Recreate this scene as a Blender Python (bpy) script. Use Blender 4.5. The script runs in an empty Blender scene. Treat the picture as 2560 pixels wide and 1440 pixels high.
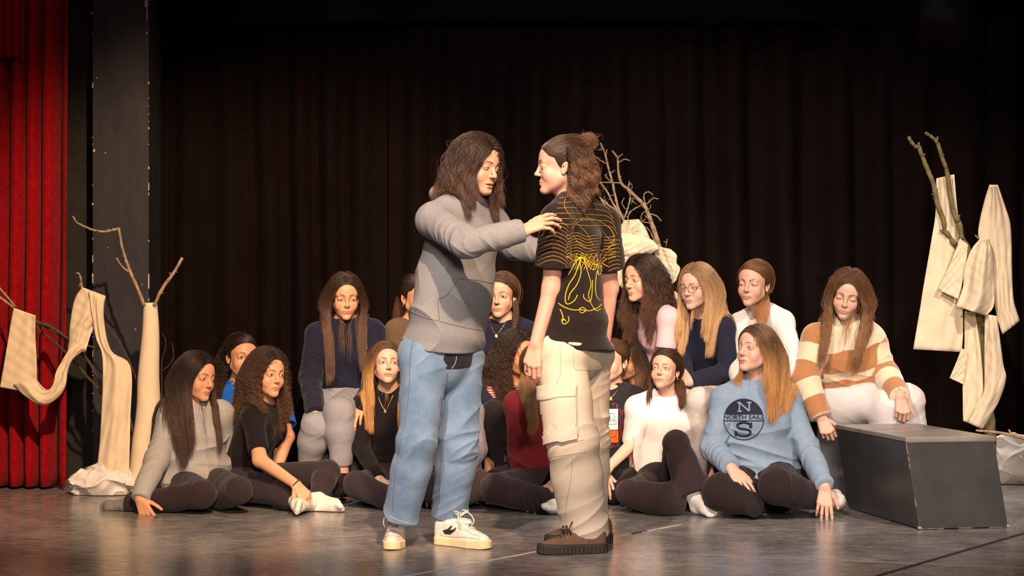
import bpy, math, random, os, time
import numpy as np
from mathutils import Vector, Matrix, Euler, Quaternion
from mathutils.bvhtree import BVHTree
C = bpy.context.scene.collection
F32 = np.float32
T0 = time.time()
ONLY = ''
# ------------------------------------------------------------------ camera, world, lights, exposure
FPX, HOR, CAMH = 5000.0, 745.0, 1.02
def at(px, py, Y):
    """world point seen at photo pixel (px, py) at Y metres in front of the lens"""
    return np.array([(px-1280.0)*Y/FPX, Y, CAMH-(py-HOR)*Y/FPX], dtype=float)
def floorY(py, h=0.0):
    """depth of a floor point seen at row py"""
    return (CAMH-h)*FPX/(py-HOR)
FLR = 5100.0
def fl(px, py, h=0.0):
    """a point h above the stage floor whose foot is seen at (px, py)"""
    Y = FLR/(py-HOR); return np.array([(px-1280)*Y/FPX, Y, h])
cam = bpy.data.cameras.new('camera'); camo = bpy.data.objects.new('camera', cam); C.objects.link(camo)
camo.location = (0, 0, CAMH); camo.rotation_euler = (math.pi/2, 0, 0)
cam.sensor_width = 36; cam.lens = FPX/2560*36; cam.shift_y = (HOR-720)/2560
cam.clip_start = 0.05; cam.clip_end = 100
bpy.context.scene.camera = camo
world = bpy.data.worlds.new('world'); bpy.context.scene.world = world; world.use_nodes = True
world.node_tree.nodes['Background'].inputs[0].default_value = (0.9, 0.75, 0.7, 1)
world.node_tree.nodes['Background'].inputs[1].default_value = 0.06
vs = bpy.context.scene.view_settings
vs.view_transform = 'Standard'; vs.look = 'None'; vs.gamma = 1; vs.use_curve_mapping = False; vs.exposure = 0.0
def spot(name, loc, aim, power, col, size=0.25, angle=60, blend=0.5):
    l = bpy.data.lights.new(name, 'SPOT'); l.energy = power; l.color = col; l.shadow_soft_size = size
    l.spot_size = math.radians(angle); l.spot_blend = blend
    o = bpy.data.objects.new(name, l); C.objects.link(o); o.location = loc
    d = Vector(aim)-Vector(loc); o.rotation_euler = d.to_track_quat('-Z', 'Y').to_euler()
    return o
spot('stage_spot_warm_left', (1.0, 1.2, 6.2), (-1.15, 9.9, 0.75), 6200, (1.0, 0.65, 0.40), 0.10, 24, 0.5)
spot('stage_spot_front', (-1.7, 1.5, 6.4), (0.9, 9.4, 0.85), 3500, (1.0, 0.79, 0.66), 0.10, 28, 0.5)
spot('stage_spot_front_right', (3.9, 1.5, 6.6), (1.35, 9.7, 0.8), 3100, (1.0, 0.80, 0.66), 0.10, 18, 0.5)
spot('added_front_fill', (0.4, -1.5, 2.6), (0.3, 9.5, 0.45), 2500, (1.0, 0.79, 0.68), 0.6, 27, 0.6)  # added soft fill: lowers contrast and brightens legs and shoes
spot('stage_spot_red_wash', (-1.2, 7.0, 4.8), (-2.9, 10.7, 1.0), 60, (1.0, 0.55, 0.45), 0.2, 50, 0.8)
spot('stage_spot_back_right', (2.5, 11.2, 3.15), (1.5, 8.2, 0.0), 2300, (1.0, 0.90, 0.80), 0.06, 95, 0.5)
spot('stage_spot_back_left', (-0.9, 11.15, 3.15), (-0.9, 8.6, 0.0), 180, (1.0, 0.80, 0.62), 0.08, 90, 0.5)
bpy.context.scene.cycles.max_bounces = 6
bpy.context.scene.cycles.diffuse_bounces = 3
bpy.context.scene.cycles.glossy_bounces = 3
bpy.context.scene.cycles.transparent_max_bounces = 8
# ------------------------------------------------------------------ materials
def mat(name, col, rough=0.8, spec=0.3, sheen=0.0, metal=0.0, bump=0.0, bscale=300.0, var=0.0, vscale=8.0, attr=None, sss=0.0, trans=0.0, col2=None, stretch=(1,1,1), coat=0.0):
    m = bpy.data.materials.new(name); m.use_nodes = True
    nt = m.node_tree; b = nt.nodes['Principled BSDF']
    b.inputs['Base Color'].default_value = (*col, 1)
    b.inputs['Roughness'].default_value = rough
    b.inputs['Specular IOR Level'].default_value = spec
    b.inputs['Metallic'].default_value = metal
    b.inputs['Sheen Weight'].default_value = sheen
    b.inputs['Coat Weight'].default_value = coat
    if sss:
        b.inputs['Subsurface Weight'].default_value = sss
        b.inputs['Subsurface Radius'].default_value = (1.0, 0.35, 0.2)
        b.inputs['Subsurface Scale'].default_value = 0.006
    src = None
    if attr:
        a = nt.nodes.new('ShaderNodeAttribute'); a.attribute_name = attr
        src = a.outputs['Color']
    tc = nt.nodes.new('ShaderNodeTexCoord')
    mp = nt.nodes.new('ShaderNodeMapping'); mp.inputs['Scale'].default_value = stretch
    nt.links.new(tc.outputs['Object'], mp.inputs['Vector'])
    if var > 0:
        n = nt.nodes.new('ShaderNodeTexNoise'); n.inputs['Scale'].default_value = vscale
        n.inputs['Detail'].default_value = 6; n.inputs['Roughness'].default_value = 0.65
        nt.links.new(mp.outputs[0], n.inputs['Vector'])
        mr = nt.nodes.new('ShaderNodeMapRange'); mr.inputs[1].default_value = 0.3; mr.inputs[2].default_value = 0.7
        nt.links.new(n.outputs['Fac'], mr.inputs[0])
        mx = nt.nodes.new('ShaderNodeMix'); mx.data_type = 'RGBA'
        nt.links.new(mr.outputs[0], mx.inputs[0])
        c2 = col2 if col2 else tuple(min(1, c*(1+var)) for c in col)
        c1 = col if col2 else tuple(c*(1-var) for c in col)
        if src is not None:
            mx.blend_type = 'MULTIPLY'
            mx.inputs[6].default_value = (1-var, 1-var, 1-var, 1); mx.inputs[7].default_value = (1, 1, 1, 1)
            mx.blend_type = 'MIX'
            mm = nt.nodes.new('ShaderNodeMix'); mm.data_type = 'RGBA'; mm.blend_type = 'MULTIPLY'; mm.inputs[0].default_value = 1
            nt.links.new(src, mm.inputs[6]); nt.links.new(mx.outputs[2], mm.inputs[7]); src = mm.outputs[2]
        else:
            mx.inputs[6].default_value = (*c1, 1); mx.inputs[7].default_value = (*c2, 1)
            src = mx.outputs[2]
    if src is not None: nt.links.new(src, b.inputs['Base Color'])
    if bump > 0:
        n = nt.nodes.new('ShaderNodeTexNoise'); n.inputs['Scale'].default_value = bscale; n.inputs['Detail'].default_value = 3
        nt.links.new(mp.outputs[0], n.inputs['Vector'])
        bu = nt.nodes.new('ShaderNodeBump'); bu.inputs['Strength'].default_value = bump; bu.inputs['Distance'].default_value = 0.002
        nt.links.new(n.outputs['Fac'], bu.inputs['Height']); nt.links.new(bu.outputs[0], b.inputs['Normal'])
    return m
def srgb(r, g, b):
    f = lambda c: (c/255/12.92) if c/255 <= 0.04045 else ((c/255+0.055)/1.055)**2.4
    return (f(r), f(g), f(b))
# ------------------------------------------------------------------ objects
def link(o, parent=None):
    C.objects.link(o)
    if parent is not None: o.parent = parent
    return o
def meshobj(name, V, Fc, material=None, parent=None, smooth=True, colors=None, attrs=None):
    me = bpy.data.meshes.new(name)
    V = np.asarray(V, dtype=F32)
    if isinstance(Fc, np.ndarray):
        n = len(Fc); k = Fc.shape[1]
        me.vertices.add(len(V)); me.vertices.foreach_set('co', V.ravel())
        me.loops.add(n*k); me.loops.foreach_set('vertex_index', Fc.astype(np.int32).ravel())
        me.polygons.add(n); me.polygons.foreach_set('loop_start', np.arange(0, n*k, k, dtype=np.int32))
        me.update(calc_edges=True)
    else:
        me.from_pydata([tuple(map(float, v)) for v in V], [], Fc); me.update()
    if smooth: me.polygons.foreach_set('use_smooth', np.ones(len(me.polygons), dtype=bool))
    if colors is not None:
        a = me.color_attributes.new('Col', 'FLOAT_COLOR', 'POINT')
        c = np.ones((len(V), 4), dtype=F32); c[:, :3] = colors; a.data.foreach_set('color', c.ravel())
    if attrs:
        for k_, v_ in attrs.items():
            a = me.attributes.new(k_, 'FLOAT', 'POINT'); a.data.foreach_set('value', np.asarray(v_, dtype=F32))
    if material is not None: me.materials.append(material)
    return link(bpy.data.objects.new(name, me), parent)
def empty(name, loc=(0, 0, 0), parent=None):
    o = bpy.data.objects.new(name, None); o.location = loc; o.empty_display_size = 0.1
    return link(o, parent)
def tag(o, label=None, cat=None, group=None, kind=None):
    if label: o['label'] = label
    if cat: o['category'] = cat
    if group: o['group'] = group
    if kind: o['kind'] = kind
    return o
class MB:
    """collects quads / tris of simple shapes into one mesh"""
    def __init__(s): s.V = []; s.F = []
    def add(s, V, Fc):
        n = len(s.V); s.V += [tuple(map(float, v)) for v in V]; s.F += [tuple(i+n for i in f) for f in Fc]; return s
    def box(s, c, d, R=None):
        V = [Vector((x*d[0]/2, y*d[1]/2, z*d[2]/2)) for x in (-1, 1) for y in (-1, 1) for z in (-1, 1)]
        if R is not None: V = [R @ v for v in V]
        return s.add([v+Vector(c) for v in V], [(0, 1, 3, 2), (4, 6, 7, 5), (0, 4, 5, 1), (2, 3, 7, 6), (0, 2, 6, 4), (1, 5, 7, 3)])
    def tube(s, pts, rad, n=8, caps=True, flat=None):
        pts = [Vector(p) for p in pts]; rads = rad if hasattr(rad, '__len__') else [rad]*len(pts)
        rings = []; up = None
        for i, p in enumerate(pts):
            t = (pts[min(i+1, len(pts)-1)]-pts[max(i-1, 0)])
            if t.length < 1e-9: t = Vector((0, 0, 1))
            t.normalize()
            if up is None:
                up = Vector((0, 0, 1)) if abs(t.z) < 0.9 else Vector((1, 0, 0))
            a = t.cross(up)
            if a.length < 1e-6: a = t.orthogonal()
            a.normalize(); b = a.cross(t).normalized(); up = b
            rings.append([p+(a*math.cos(2*math.pi*k/n)+b*math.sin(2*math.pi*k/n)*(flat or 1))*rads[i] for k in range(n)])
        V = [v for r in rings for v in r]; Fc = []
        for i in range(len(pts)-1):
            for k in range(n): Fc.append((i*n+k, i*n+(k+1) % n, (i+1)*n+(k+1) % n, (i+1)*n+k))
        if caps: Fc.append(tuple(range(n-1, -1, -1))); Fc.append(tuple((len(pts)-1)*n+k for k in range(n)))
        return s.add(V, Fc)
    def build(s, name, material, parent=None, smooth=True):
        return meshobj(name, np.array(s.V, dtype=F32), s.F, material, parent, smooth)
# ------------------------------------------------------------------ signed distance toolkit (numpy)
def A3(v): return np.asarray(v, dtype=F32)
def smin(a, b, k):
    if k <= 0: return np.minimum(a, b)
    h = np.maximum(k-np.abs(a-b), 0)/k
    return np.minimum(a, b)-h*h*k*F32(0.25)
def smax(a, b, k): return -smin(-a, -b, k)
def ell(P, c, r):
    q = (P-A3(c)); r = A3(r)
    u = q/r; k0 = np.sqrt((u*u).sum(1)); w = u/r; k1 = np.sqrt((w*w).sum(1))+F32(1e-6)
    return k0*(k0-1)/k1
def sph(P, c, r):
    q = P-A3(c); return np.sqrt((q*q).sum(1))-F32(r)
def cone(P, a, b, ra, rb):
    a = A3(a); b = A3(b); ab = b-a; L2 = float((ab*ab).sum())+1e-9
    q = P-a; t = np.clip((q@ab)/F32(L2), 0, 1)
    d = q-t[:, None]*ab
    return np.sqrt((d*d).sum(1))-(F32(ra)+F32(rb-ra)*t)
def cone_t(P, a, b, ra, rb):
    a = A3(a); b = A3(b); ab = b-a; L2 = float((ab*ab).sum())+1e-9
    q = P-a; t = np.clip((q@ab)/F32(L2), 0, 1)
    d = q-t[:, None]*ab
    return np.sqrt((d*d).sum(1))-(F32(ra)+F32(rb-ra)*t), t, d
def fcone(P, a, b, ra, rb, n, fl):
    """cone flattened along unit direction n by factor fl"""
    n = A3(n); a = A3(a); b = A3(b); s = F32(1/fl-1)
    P2 = P+((P-a)@n)[:, None]*n*s
    b2 = b+float((b-a)@n)*n*s
    return cone(P2, a, b2, ra, rb)*F32(fl+(1-fl)*0.35)
def plane(P, c, n):
    n = A3(n); n = n/np.sqrt((n*n).sum()); return (P-A3(c))@n
def wob(P, seed, f=1.0):
    """cheap domain-warped noise, about -1..1, feature size about 1/(6 f) m"""
    r = np.random.RandomState(seed); k = (r.randn(4, 3)*11*f).astype(F32); ph = r.rand(4)*6.28
    a = np.sin(P@k[0]+F32(ph[0])); b = np.sin(P@k[1]+F32(ph[1]))
    return (np.sin(P@(k[2]*1.6)+2.2*a+F32(ph[2]))+np.sin(P@(k[3]*1.8)+2.4*b+F32(ph[3]))+a*b)*F32(0.4)
def rid(P, seed, f=1.0):
    """ridged cloth noise: rounded folds with sharp valleys, about -1..1"""
    r = wob(P, seed, f); return 1-2*np.sqrt(np.minimum(np.abs(r), 1)+.022)
def nrm(v):
    v = np.asarray(v, dtype=float); return v/(np.linalg.norm(v)+1e-12)
def rotm(yaw=0, pitch=0, roll=0):
    return np.array((Matrix.Rotation(math.radians(yaw), 3, 'Z') @ Matrix.Rotation(math.radians(-pitch), 3, 'X') @ Matrix.Rotation(math.radians(roll), 3, 'Y')))
from concurrent.futures import ThreadPoolExecutor
_pool = ThreadPoolExecutor(4)
def pev(f, P, step=30000):
    if len(P) <= step: return f(P)
    return np.concatenate(list(_pool.map(f, [P[i:i+step] for i in range(0, len(P), step)])))
def netmesh(f, lo, hi, h, skip=None, B=8):
    """sparse surface nets of f(P)=0 over the box lo..hi with cell size h; skip(P)>0 marks what may be left out"""
    lo = np.asarray(lo, float)-2*h; hi = np.asarray(hi, float)+2*h
    nb = np.ceil((hi-lo)/(h*B)).astype(int)
    bi = np.stack(np.meshgrid(*[np.arange(n) for n in nb], indexing='ij'), -1).reshape(-1, 3)
    cen = (lo+(bi+0.5)*h*B).astype(F32); R = h*B*0.87*1.45
    k = np.abs(pev(f, cen)) < R
    if skip is not None: k &= pev(skip, cen) < R
    bi = bi[k]
    if len(bi) == 0: return np.zeros((0, 3), F32), np.zeros((0, 4), np.int64)
    g = np.stack(np.meshgrid(*[np.arange(B+1)]*3, indexing='ij'), -1).reshape(-1, 3)
    N = nb*B+2
    def blk(i):
        gi = bi[i:i+step, None, :]*B+g[None]
        return f((lo+gi*h).astype(F32).reshape(-1, 3)).reshape(-1, len(g)).astype(F32)
    step = max(1, 30000//len(g))
    D = np.concatenate(list(_pool.map(blk, range(0, len(bi), step))))
    D = D.reshape(len(bi), B+1, B+1, B+1)
    D[D == 0] = 1e-7
    S = D < 0
    cs = np.zeros((len(bi), B, B, B), np.int8)
    offs = [(i, j, k) for i in (0, 1) for j in (0, 1) for k in (0, 1)]
    for o in offs: cs += S[:, o[0]:o[0]+B, o[1]:o[1]+B, o[2]:o[2]+B]
    act = np.argwhere((cs > 0) & (cs < 8))
    if len(act) == 0: return np.zeros((0, 3), F32), np.zeros((0, 4), np.int64)
    b, i, j, k = act.T
    cv = np.stack([D[b, i+o[0], j+o[1], k+o[2]] for o in offs], 1)
    acc = np.zeros((len(act), 3)); cnt = np.zeros(len(act))
    O = np.array(offs, float)
    for e0 in range(8):
        for e1 in range(e0+1, 8):
            if np.abs(O[e0]-O[e1]).sum() != 1: continue
            a0 = cv[:, e0]; a1 = cv[:, e1]; m = (a0 < 0) != (a1 < 0)
            t = np.where(m, a0/np.where(m, a0-a1, 1), 0)
            acc += m[:, None]*(O[e0]+t[:, None]*(O[e1]-O[e0])); cnt += m
    gc = bi[b]*B+act[:, 1:]
    V = lo+(gc+acc/cnt[:, None])*h
    key = (gc[:, 0]*N[1]+gc[:, 1])*N[2]+gc[:, 2]
    srt = np.argsort(key); ks = key[srt]
    Fs = []
    for ax in range(3):
        sl0 = [slice(0, B)]*3; sl1 = [slice(0, B)]*3; sl1[ax] = slice(1, B+1)
        s0 = S[:, sl0[0], sl0[1], sl0[2]]; s1 = S[:, sl1[0], sl1[1], sl1[2]]
        e = np.argwhere(s0 != s1)
        if len(e) == 0: continue
        inside = s0[e[:, 0], e[:, 1], e[:, 2], e[:, 3]]
        gg = bi[e[:, 0]]*B+e[:, 1:]
        u, v = (ax+1) % 3, (ax+2) % 3
        q = []
        for du, dv in ((-1, -1), (0, -1), (0, 0), (-1, 0)):
            c = gg.copy(); c[:, u] += du; c[:, v] += dv
            q.append((c[:, 0]*N[1]+c[:, 1])*N[2]+c[:, 2])
        q = np.stack(q, 1); pos = np.clip(np.searchsorted(ks, q), 0, len(ks)-1)
        ok = (ks[pos] == q).all(1); q = srt[pos[ok]]; ins = inside[ok]
        q[~ins] = q[~ins][:, ::-1]
        Fs.append(q)
    Fc = np.concatenate(Fs)
    if skip is not None:
        sv = skip(V.astype(F32)) > 0
        Fc = Fc[~sv[Fc].all(1)]
    used = np.zeros(len(V), bool); used[Fc.ravel()] = True
    idx = np.cumsum(used)-1
    return V[used].astype(F32), idx[Fc]
def near(f, c, R):
    """evaluate f only within R of c"""
    c = A3(c)
    def g(P):
        d = np.sqrt(((P-c)**2).sum(1)); m = d < R
        out = (d-F32(R)+F32(R*0.25)).astype(F32)
        out = np.maximum(out, F32(R*0.25))
        if m.any(): out[m] = f(P[m])
        return out
    return g
def bounds(pts, r):
    pts = np.array([p for p in pts], float); return pts.min(0)-r, pts.max(0)+r
# ------------------------------------------------------------------ the head (local frame: face looks along -Y, z = 0 at eye level)
YL_Z = [-.10, -.075, -.055, -.03, .0, .028, .04, .06, .076, .088]
YL_Y = [.10, .065, .035, .012, -.012, -.026, -.046, -.058, -.0745, -.3]
def hairline(Q):
    """> 0 where hair grows"""
    return Q[:, 1]-np.interp(Q[:, 2]+0.010*(np.abs(Q[:, 0])/.05)**2*np.clip((Q[:, 2]-.03)/.03, 0, 1), YL_Z, YL_Y)
def head_sdf(P0, w):
    """w: dict of face proportions"""
    m = w.get('male', 0); jw = w.get('jaw', 1.0); no = w.get('nose', 1.0); op = w.get('open', 0.0); eo = w.get('eye', 1.0)
    P = P0.copy(); P[:, 0] = np.abs(P[:, 0])+0.0
    X = P0  # unmirrored
    d = ell(P, (0, .018, .032), (.0735, .0925, .081))
    d = smin(d, ell(P, (0, -.028, .032), (.060, .055, .056)), .02)
    d = smin(d, ell(P, (0, -.020, -.035), (.0560*jw, .058, .066)), .02)
    d = smin(d, cone(P, (.0440*jw, .004, -.052), (.009, -.058, -.0935), .015+.002*m, .0145+.002*m), .028)
    d = smin(d, ell(P, (0, -.0690, -.0970), (.0135+.004*m, .0125+.002*m, .0125)), .022)
    d = smin(d, ell(P, (.034, -.050, -.036), (.023, .022, .026)), .020)          # cheeks
    d = smin(d, cone(P, (.009, -.0765, .016), (.040, -.0635, .017), .0070+.0018*m, .0065+.001*m), .014)   # brow
    d = smin(d, ell(P, (0, -.056, -.066), (.026, .0265, .022)), .018)            # muzzle
    # sockets
    d = smax(d, -ell(P, (.0315, -.0935, -.003), (.0165, .0165, .0105)), .016)
    # lids over the eyeball
    d = smin(d, ell(P, (.0315, -.0650, -.0015), (.0165, .0152, .0130)), .004)
    # opening: a lens between two arcs
    zc = -.0028-.0016*(1-eo); xx = (P[:, 0]-.0315)/F32(.0128); arc = np.maximum(1-xx*xx, 0)
    top_ = zc+F32(.0052*eo)*arc; bot_ = zc-F32(.0030*min(1, eo))*arc-F32(.0006)*xx
    op_ = np.maximum(np.maximum(P[:, 2]-top_, bot_-P[:, 2]), np.maximum((np.abs(xx)-1)*F32(.0128), np.maximum(P[:, 1]+F32(.066), -P[:, 1]-.12)))
    if eo > .1: d = smax(d, -op_, .0010)
    # nose
    nb = .0035*no
    d = smin(d, cone(P, (0, -.0755, .010), (0, -.0905-nb, -.029), .0066, .0072), .012)
    d = smin(d, ell(P, (0, -.0925-nb, -.0325), (.0082, .0082, .0072)), .008)
    d = smin(d, ell(P, (.0092, -.0850, -.0355), (.0060, .0085, .0056)), .007)
    d = smax(d, -ell(P, (.0050, -.0900, -.0425), (.0028, .0045, .0024)), .003)
    # mouth
    up = smin(ell(P, (.0045, -.0805, -.0622), (.0130, .0052, .0040)), ell(P, (.0150, -.0765, -.0642), (.009, .0048, .0026)), .003)
    d = smin(d, up, .006)
    lw = ell(P, (0, -.0790-.0005*m, -.0718-op), (.0160, .0055, .0046))
    d = smin(d, lw, .007)
    mz = -.0668-op*.5+F32(w.get('smile', 0))*P[:, 0]*P[:, 0]*8
    d = smax(d, -(np.maximum(np.abs(P[:, 2]-mz)-F32(.0004+op*.6)*np.maximum(1-(P[:, 0]/.024)**2, 0), np.maximum(P[:, 0]-.0235, P[:, 1]+.0755))), .0028)
    d = smax(d, -ell(P, (0, -.0870, -.0835-op), (.014, .005, .003)), .010)
    d = smax(d, -ell(P, (0, -.0880, -.0555), (.0022, .0035, .005)), .004)
    # ears
    c = np.array([.0715, .016, -.013]); ca, sa = math.cos(.25), math.sin(.25)
    E = P-A3(c); E = np.stack([E[:, 0]-E[:, 1]*.22, E[:, 1]*ca+E[:, 2]*-sa, E[:, 1]*sa+E[:, 2]*ca], 1).astype(F32)
    ear = ell(E, (0, 0, 0), (.0068, .0150, .0265))
    ear = smax(ear, -ell(E, (.0085, -.002, .004), (.0065, .0090, .0165)), .003)
    ear = smin(ear, ell(E, (0, -.002, -.021), (.0042, .0065, .0075)), .006)
    d = smin(d, ear, .004)
    return d
def head_color(Q, w, skin, lips, hair, brow=1.0, scalp=True):
    """the head's own colours: lips, brows, lash line, hair roots"""
    n = len(Q); col = np.tile(np.array(skin, float), (n, 1)); x = np.abs(Q[:, 0]); y = Q[:, 1]; z = Q[:, 2]
    op = w.get('open', 0.0); eo = w.get('eye', 1.0)
    def mixc(m, c):
        nonlocal col; m = np.clip(m, 0, 1)[:, None]; col = col*(1-m)+np.array(c, float)*m
    # blush of cheeks, nose and ears
    bl = np.exp(-(((x-.042)/.018)**2+((z+.034)/.016)**2))*(y < -.02)*.35
    bl += np.exp(-((x/.012)**2+((z+.035)/.012)**2))*(y < -.085)*.25
    bl += (x > .074)*.3
    mixc(bl, (skin[0]*1.0, skin[1]*.70, skin[2]*.66))
    # lips
    zu = -.0575-.0018*np.cos(x*380)-np.clip(x-.012, 0, 1)*.42; zl = -.0765-op+np.clip(x-.004, 0, 1)**1.3*1.3
    inl = np.clip((zu-z)/.0012+.5, 0, 1)*np.clip((z-zl)/.0014+.5, 0, 1)*np.clip((.0245-x)/.002, 0, 1)*(y < -.066)
    mixc(inl*.62, lips)
    dk = np.clip(1-np.abs(z+.0668+op*.5)/(.0010+op*.45), 0, 1)*np.clip((.023-x)/.002, 0, 1)*(y < -.066)
    mixc(dk*.8, (.10, .025, .02))
    # brows
    t = (x-.012)/.034; zb = .0170+.0050*np.sin(np.clip(t, 0, 1)*2.2)+w.get('brow_t', 0)*(t-.5)*.01
    th = (.0034+.0008*w.get('male', 0))*np.clip(1.15-t*.75, .25, 1)*w.get('brow_w', 1)
    br = np.clip((th-np.abs(z-zb))/.0012+.3, 0, 1)*np.clip(t/.06+.3, 0, 1)*np.clip((1-t)/.12, 0, 1)*(y < -.045)
    mixc(br*.88*brow, hair_dark(hair))
    # lash lines and creases
    e = ((x-.0315)/.0140)**2+((z+.0025+.0012*(1-eo))/(max(.0008, .0054*eo)))**2
    la = np.clip(1-np.abs(np.sqrt(e)-1.06)/.20, 0, 1)*(y < -.06)*np.where(z > -.0025, 1, .45)
    if eo < .4: la = np.clip(1-np.abs(z+.0040+.0016*np.cos((x-.0315)*110))/.0012, 0, 1)*(np.abs(x-.0315) < .013)*(y < -.06)
    mixc(la*.85, (.02, .012, .01))
    so = np.exp(-(((x-.0315)/.02)**2+((z-.001)/.011)**2))*(y < -.05)*.22
    mixc(so, (skin[0]*.72, skin[1]*.58, skin[2]*.55))
    if w.get('stubble'):
        s_ = np.clip((-.045-z)/.02, 0, 1)*(y < .01)*(1-inl)*w['stubble']; mixc(s_*.5, (skin[0]*.55, skin[1]*.5, skin[2]*.5))
    if scalp:
        h_ = np.clip(hairline(Q)/.006, 0, 1)*(x < .0735+.5*(z > .02)); mixc(h_, hair_dark(hair))
    return np.clip(col, 0, 1)
def hair_dark(h): return (h[0]*.65, h[1]*.62, h[2]*.60)
def eyeball(R, O, s, side, gaze, iris):
    """small ball with white, iris and pupil; gaze = (right, up) offsets"""
    nu, nv = 24, 20; V = []; Cc = []; Fc = []
    g = nrm([gaze[0], -1, gaze[1]]); a = nrm(np.cross(g, [0, 0, 1])); b = np.cross(a, g)
    c = np.array([side*.0315, -.0660, -.0020]); r = .0128
    ang = [0, .10, .17, .20, .30, .40, .47, .50, .60, .8, 1.1, 1.5, 2.0, 2.6, 3.14]
    for t in ang:
        for k in range(nu):
            f = 2*math.pi*k/nu
            p = g*math.cos(t)+(a*math.cos(f)+b*math.sin(f))*math.sin(t)
            V.append(O+s*(R@(c+p*r*(1.03 if t < .5 else 1))))
            Cc.append((.008, .006, .005) if t < .18 else (iris if t < .48 else (.50, .44, .40)))
    for i in range(len(ang)-1):
        for k in range(nu): Fc.append((i*nu+k, (i+1)*nu+k, (i+1)*nu+(k+1) % nu, i*nu+(k+1) % nu))
    return np.array(V), np.array(Fc), np.array(Cc)
# ------------------------------------------------------------------ hands
def hand_prims(W, d, n, th, size=1.0, curl=(.35, .4, .45, .5), spread=.10, thumb=(.75, .35), curl1=None):
    """capsules of palm, four fingers and thumb. W wrist, d finger direction, n back-of-hand normal, th = +1/-1 thumb side along cross(d, n)"""
    d = nrm(d); n = nrm(np.array(n)-np.dot(n, d)*d); x = np.cross(d, n)*th; s = size
    palm = []; fingers = []
    P = lambda a, b, c: W+s*(x*a+d*b+n*c)
    base = [(.027, .083), (.009, .088), (-.010, .084), (-.027, .074)]
    ln = [(.040, .024, .019), (.045, .028, .020), (.042, .026, .020), (.033, .019, .018)]
    rd = [(.0088, .0078, .0068), (.0090, .0080, .0070), (.0086, .0076, .0066), (.0078, .0068, .0060)]
    for k in range(4):
        bx, by = base[k]
        palm.append((P(bx*.55, .012, 0), P(bx, by, 0), .0125*s, .0105*s))
        a = spread*(1.5-k)/1.5
        fd = nrm(d*math.cos(a)+x*math.sin(a)); c0 = curl[k]
        p = P(bx, by, 0); ang = 0; chain = []
        cs = (c0, c0*1.15, c0*.75) if curl1 is None else (curl1[k], c0*1.3, c0*.9)
        for q in range(3):
            ang += cs[q]
            dv = fd*math.cos(ang)-n*math.sin(ang)
            p2 = p+dv*ln[k][q]*s
            chain.append((p, p2, rd[k][q]*s, (rd[k][q]-.0006)*s)); p = p2
        fingers.append(chain)
    # thumb
    a0, a1 = thumb
    td = nrm(d*math.cos(a0)+x*math.sin(a0)-n*.25)
    p = P(.014, .018, -.004); chain = []
    p2 = p+td*.042*s; chain.append((p, p2, .0135*s, .0105*s)); p = p2
    td2 = nrm(td*math.cos(a1)+(d*.8-n*.5-x*.3)*math.sin(a1)); p2 = p+td2*.031*s; chain.append((p, p2, .0098*s, .0088*s)); p = p2
    td3 = nrm(td2*math.cos(a1*.6)+(d*.6-n*.7-x*.4)*math.sin(a1*.6)); p2 = p+td3*.024*s; chain.append((p, p2, .0088*s, .0072*s))
    fingers.append(chain)
    ends = [c[-1][1] for c in fingers]
    return palm, fingers, ends, (W+d*.04*s)
def hand_sdf(pr):
    palm, fingers, ends, c = pr
    def f(P):
        d = None
        for a, b, ra, rb in palm:
            q = cone(P, a, b, ra, rb); d = q if d is None else smin(d, q, .012)
        for ch in fingers:
            g = None
            for a, b, ra, rb in ch:
                q = cone(P, a, b, ra, rb); g = q if g is None else smin(g, q, .0025)
            d = smin(d, g, .0035)
        return d
    return f
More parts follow.
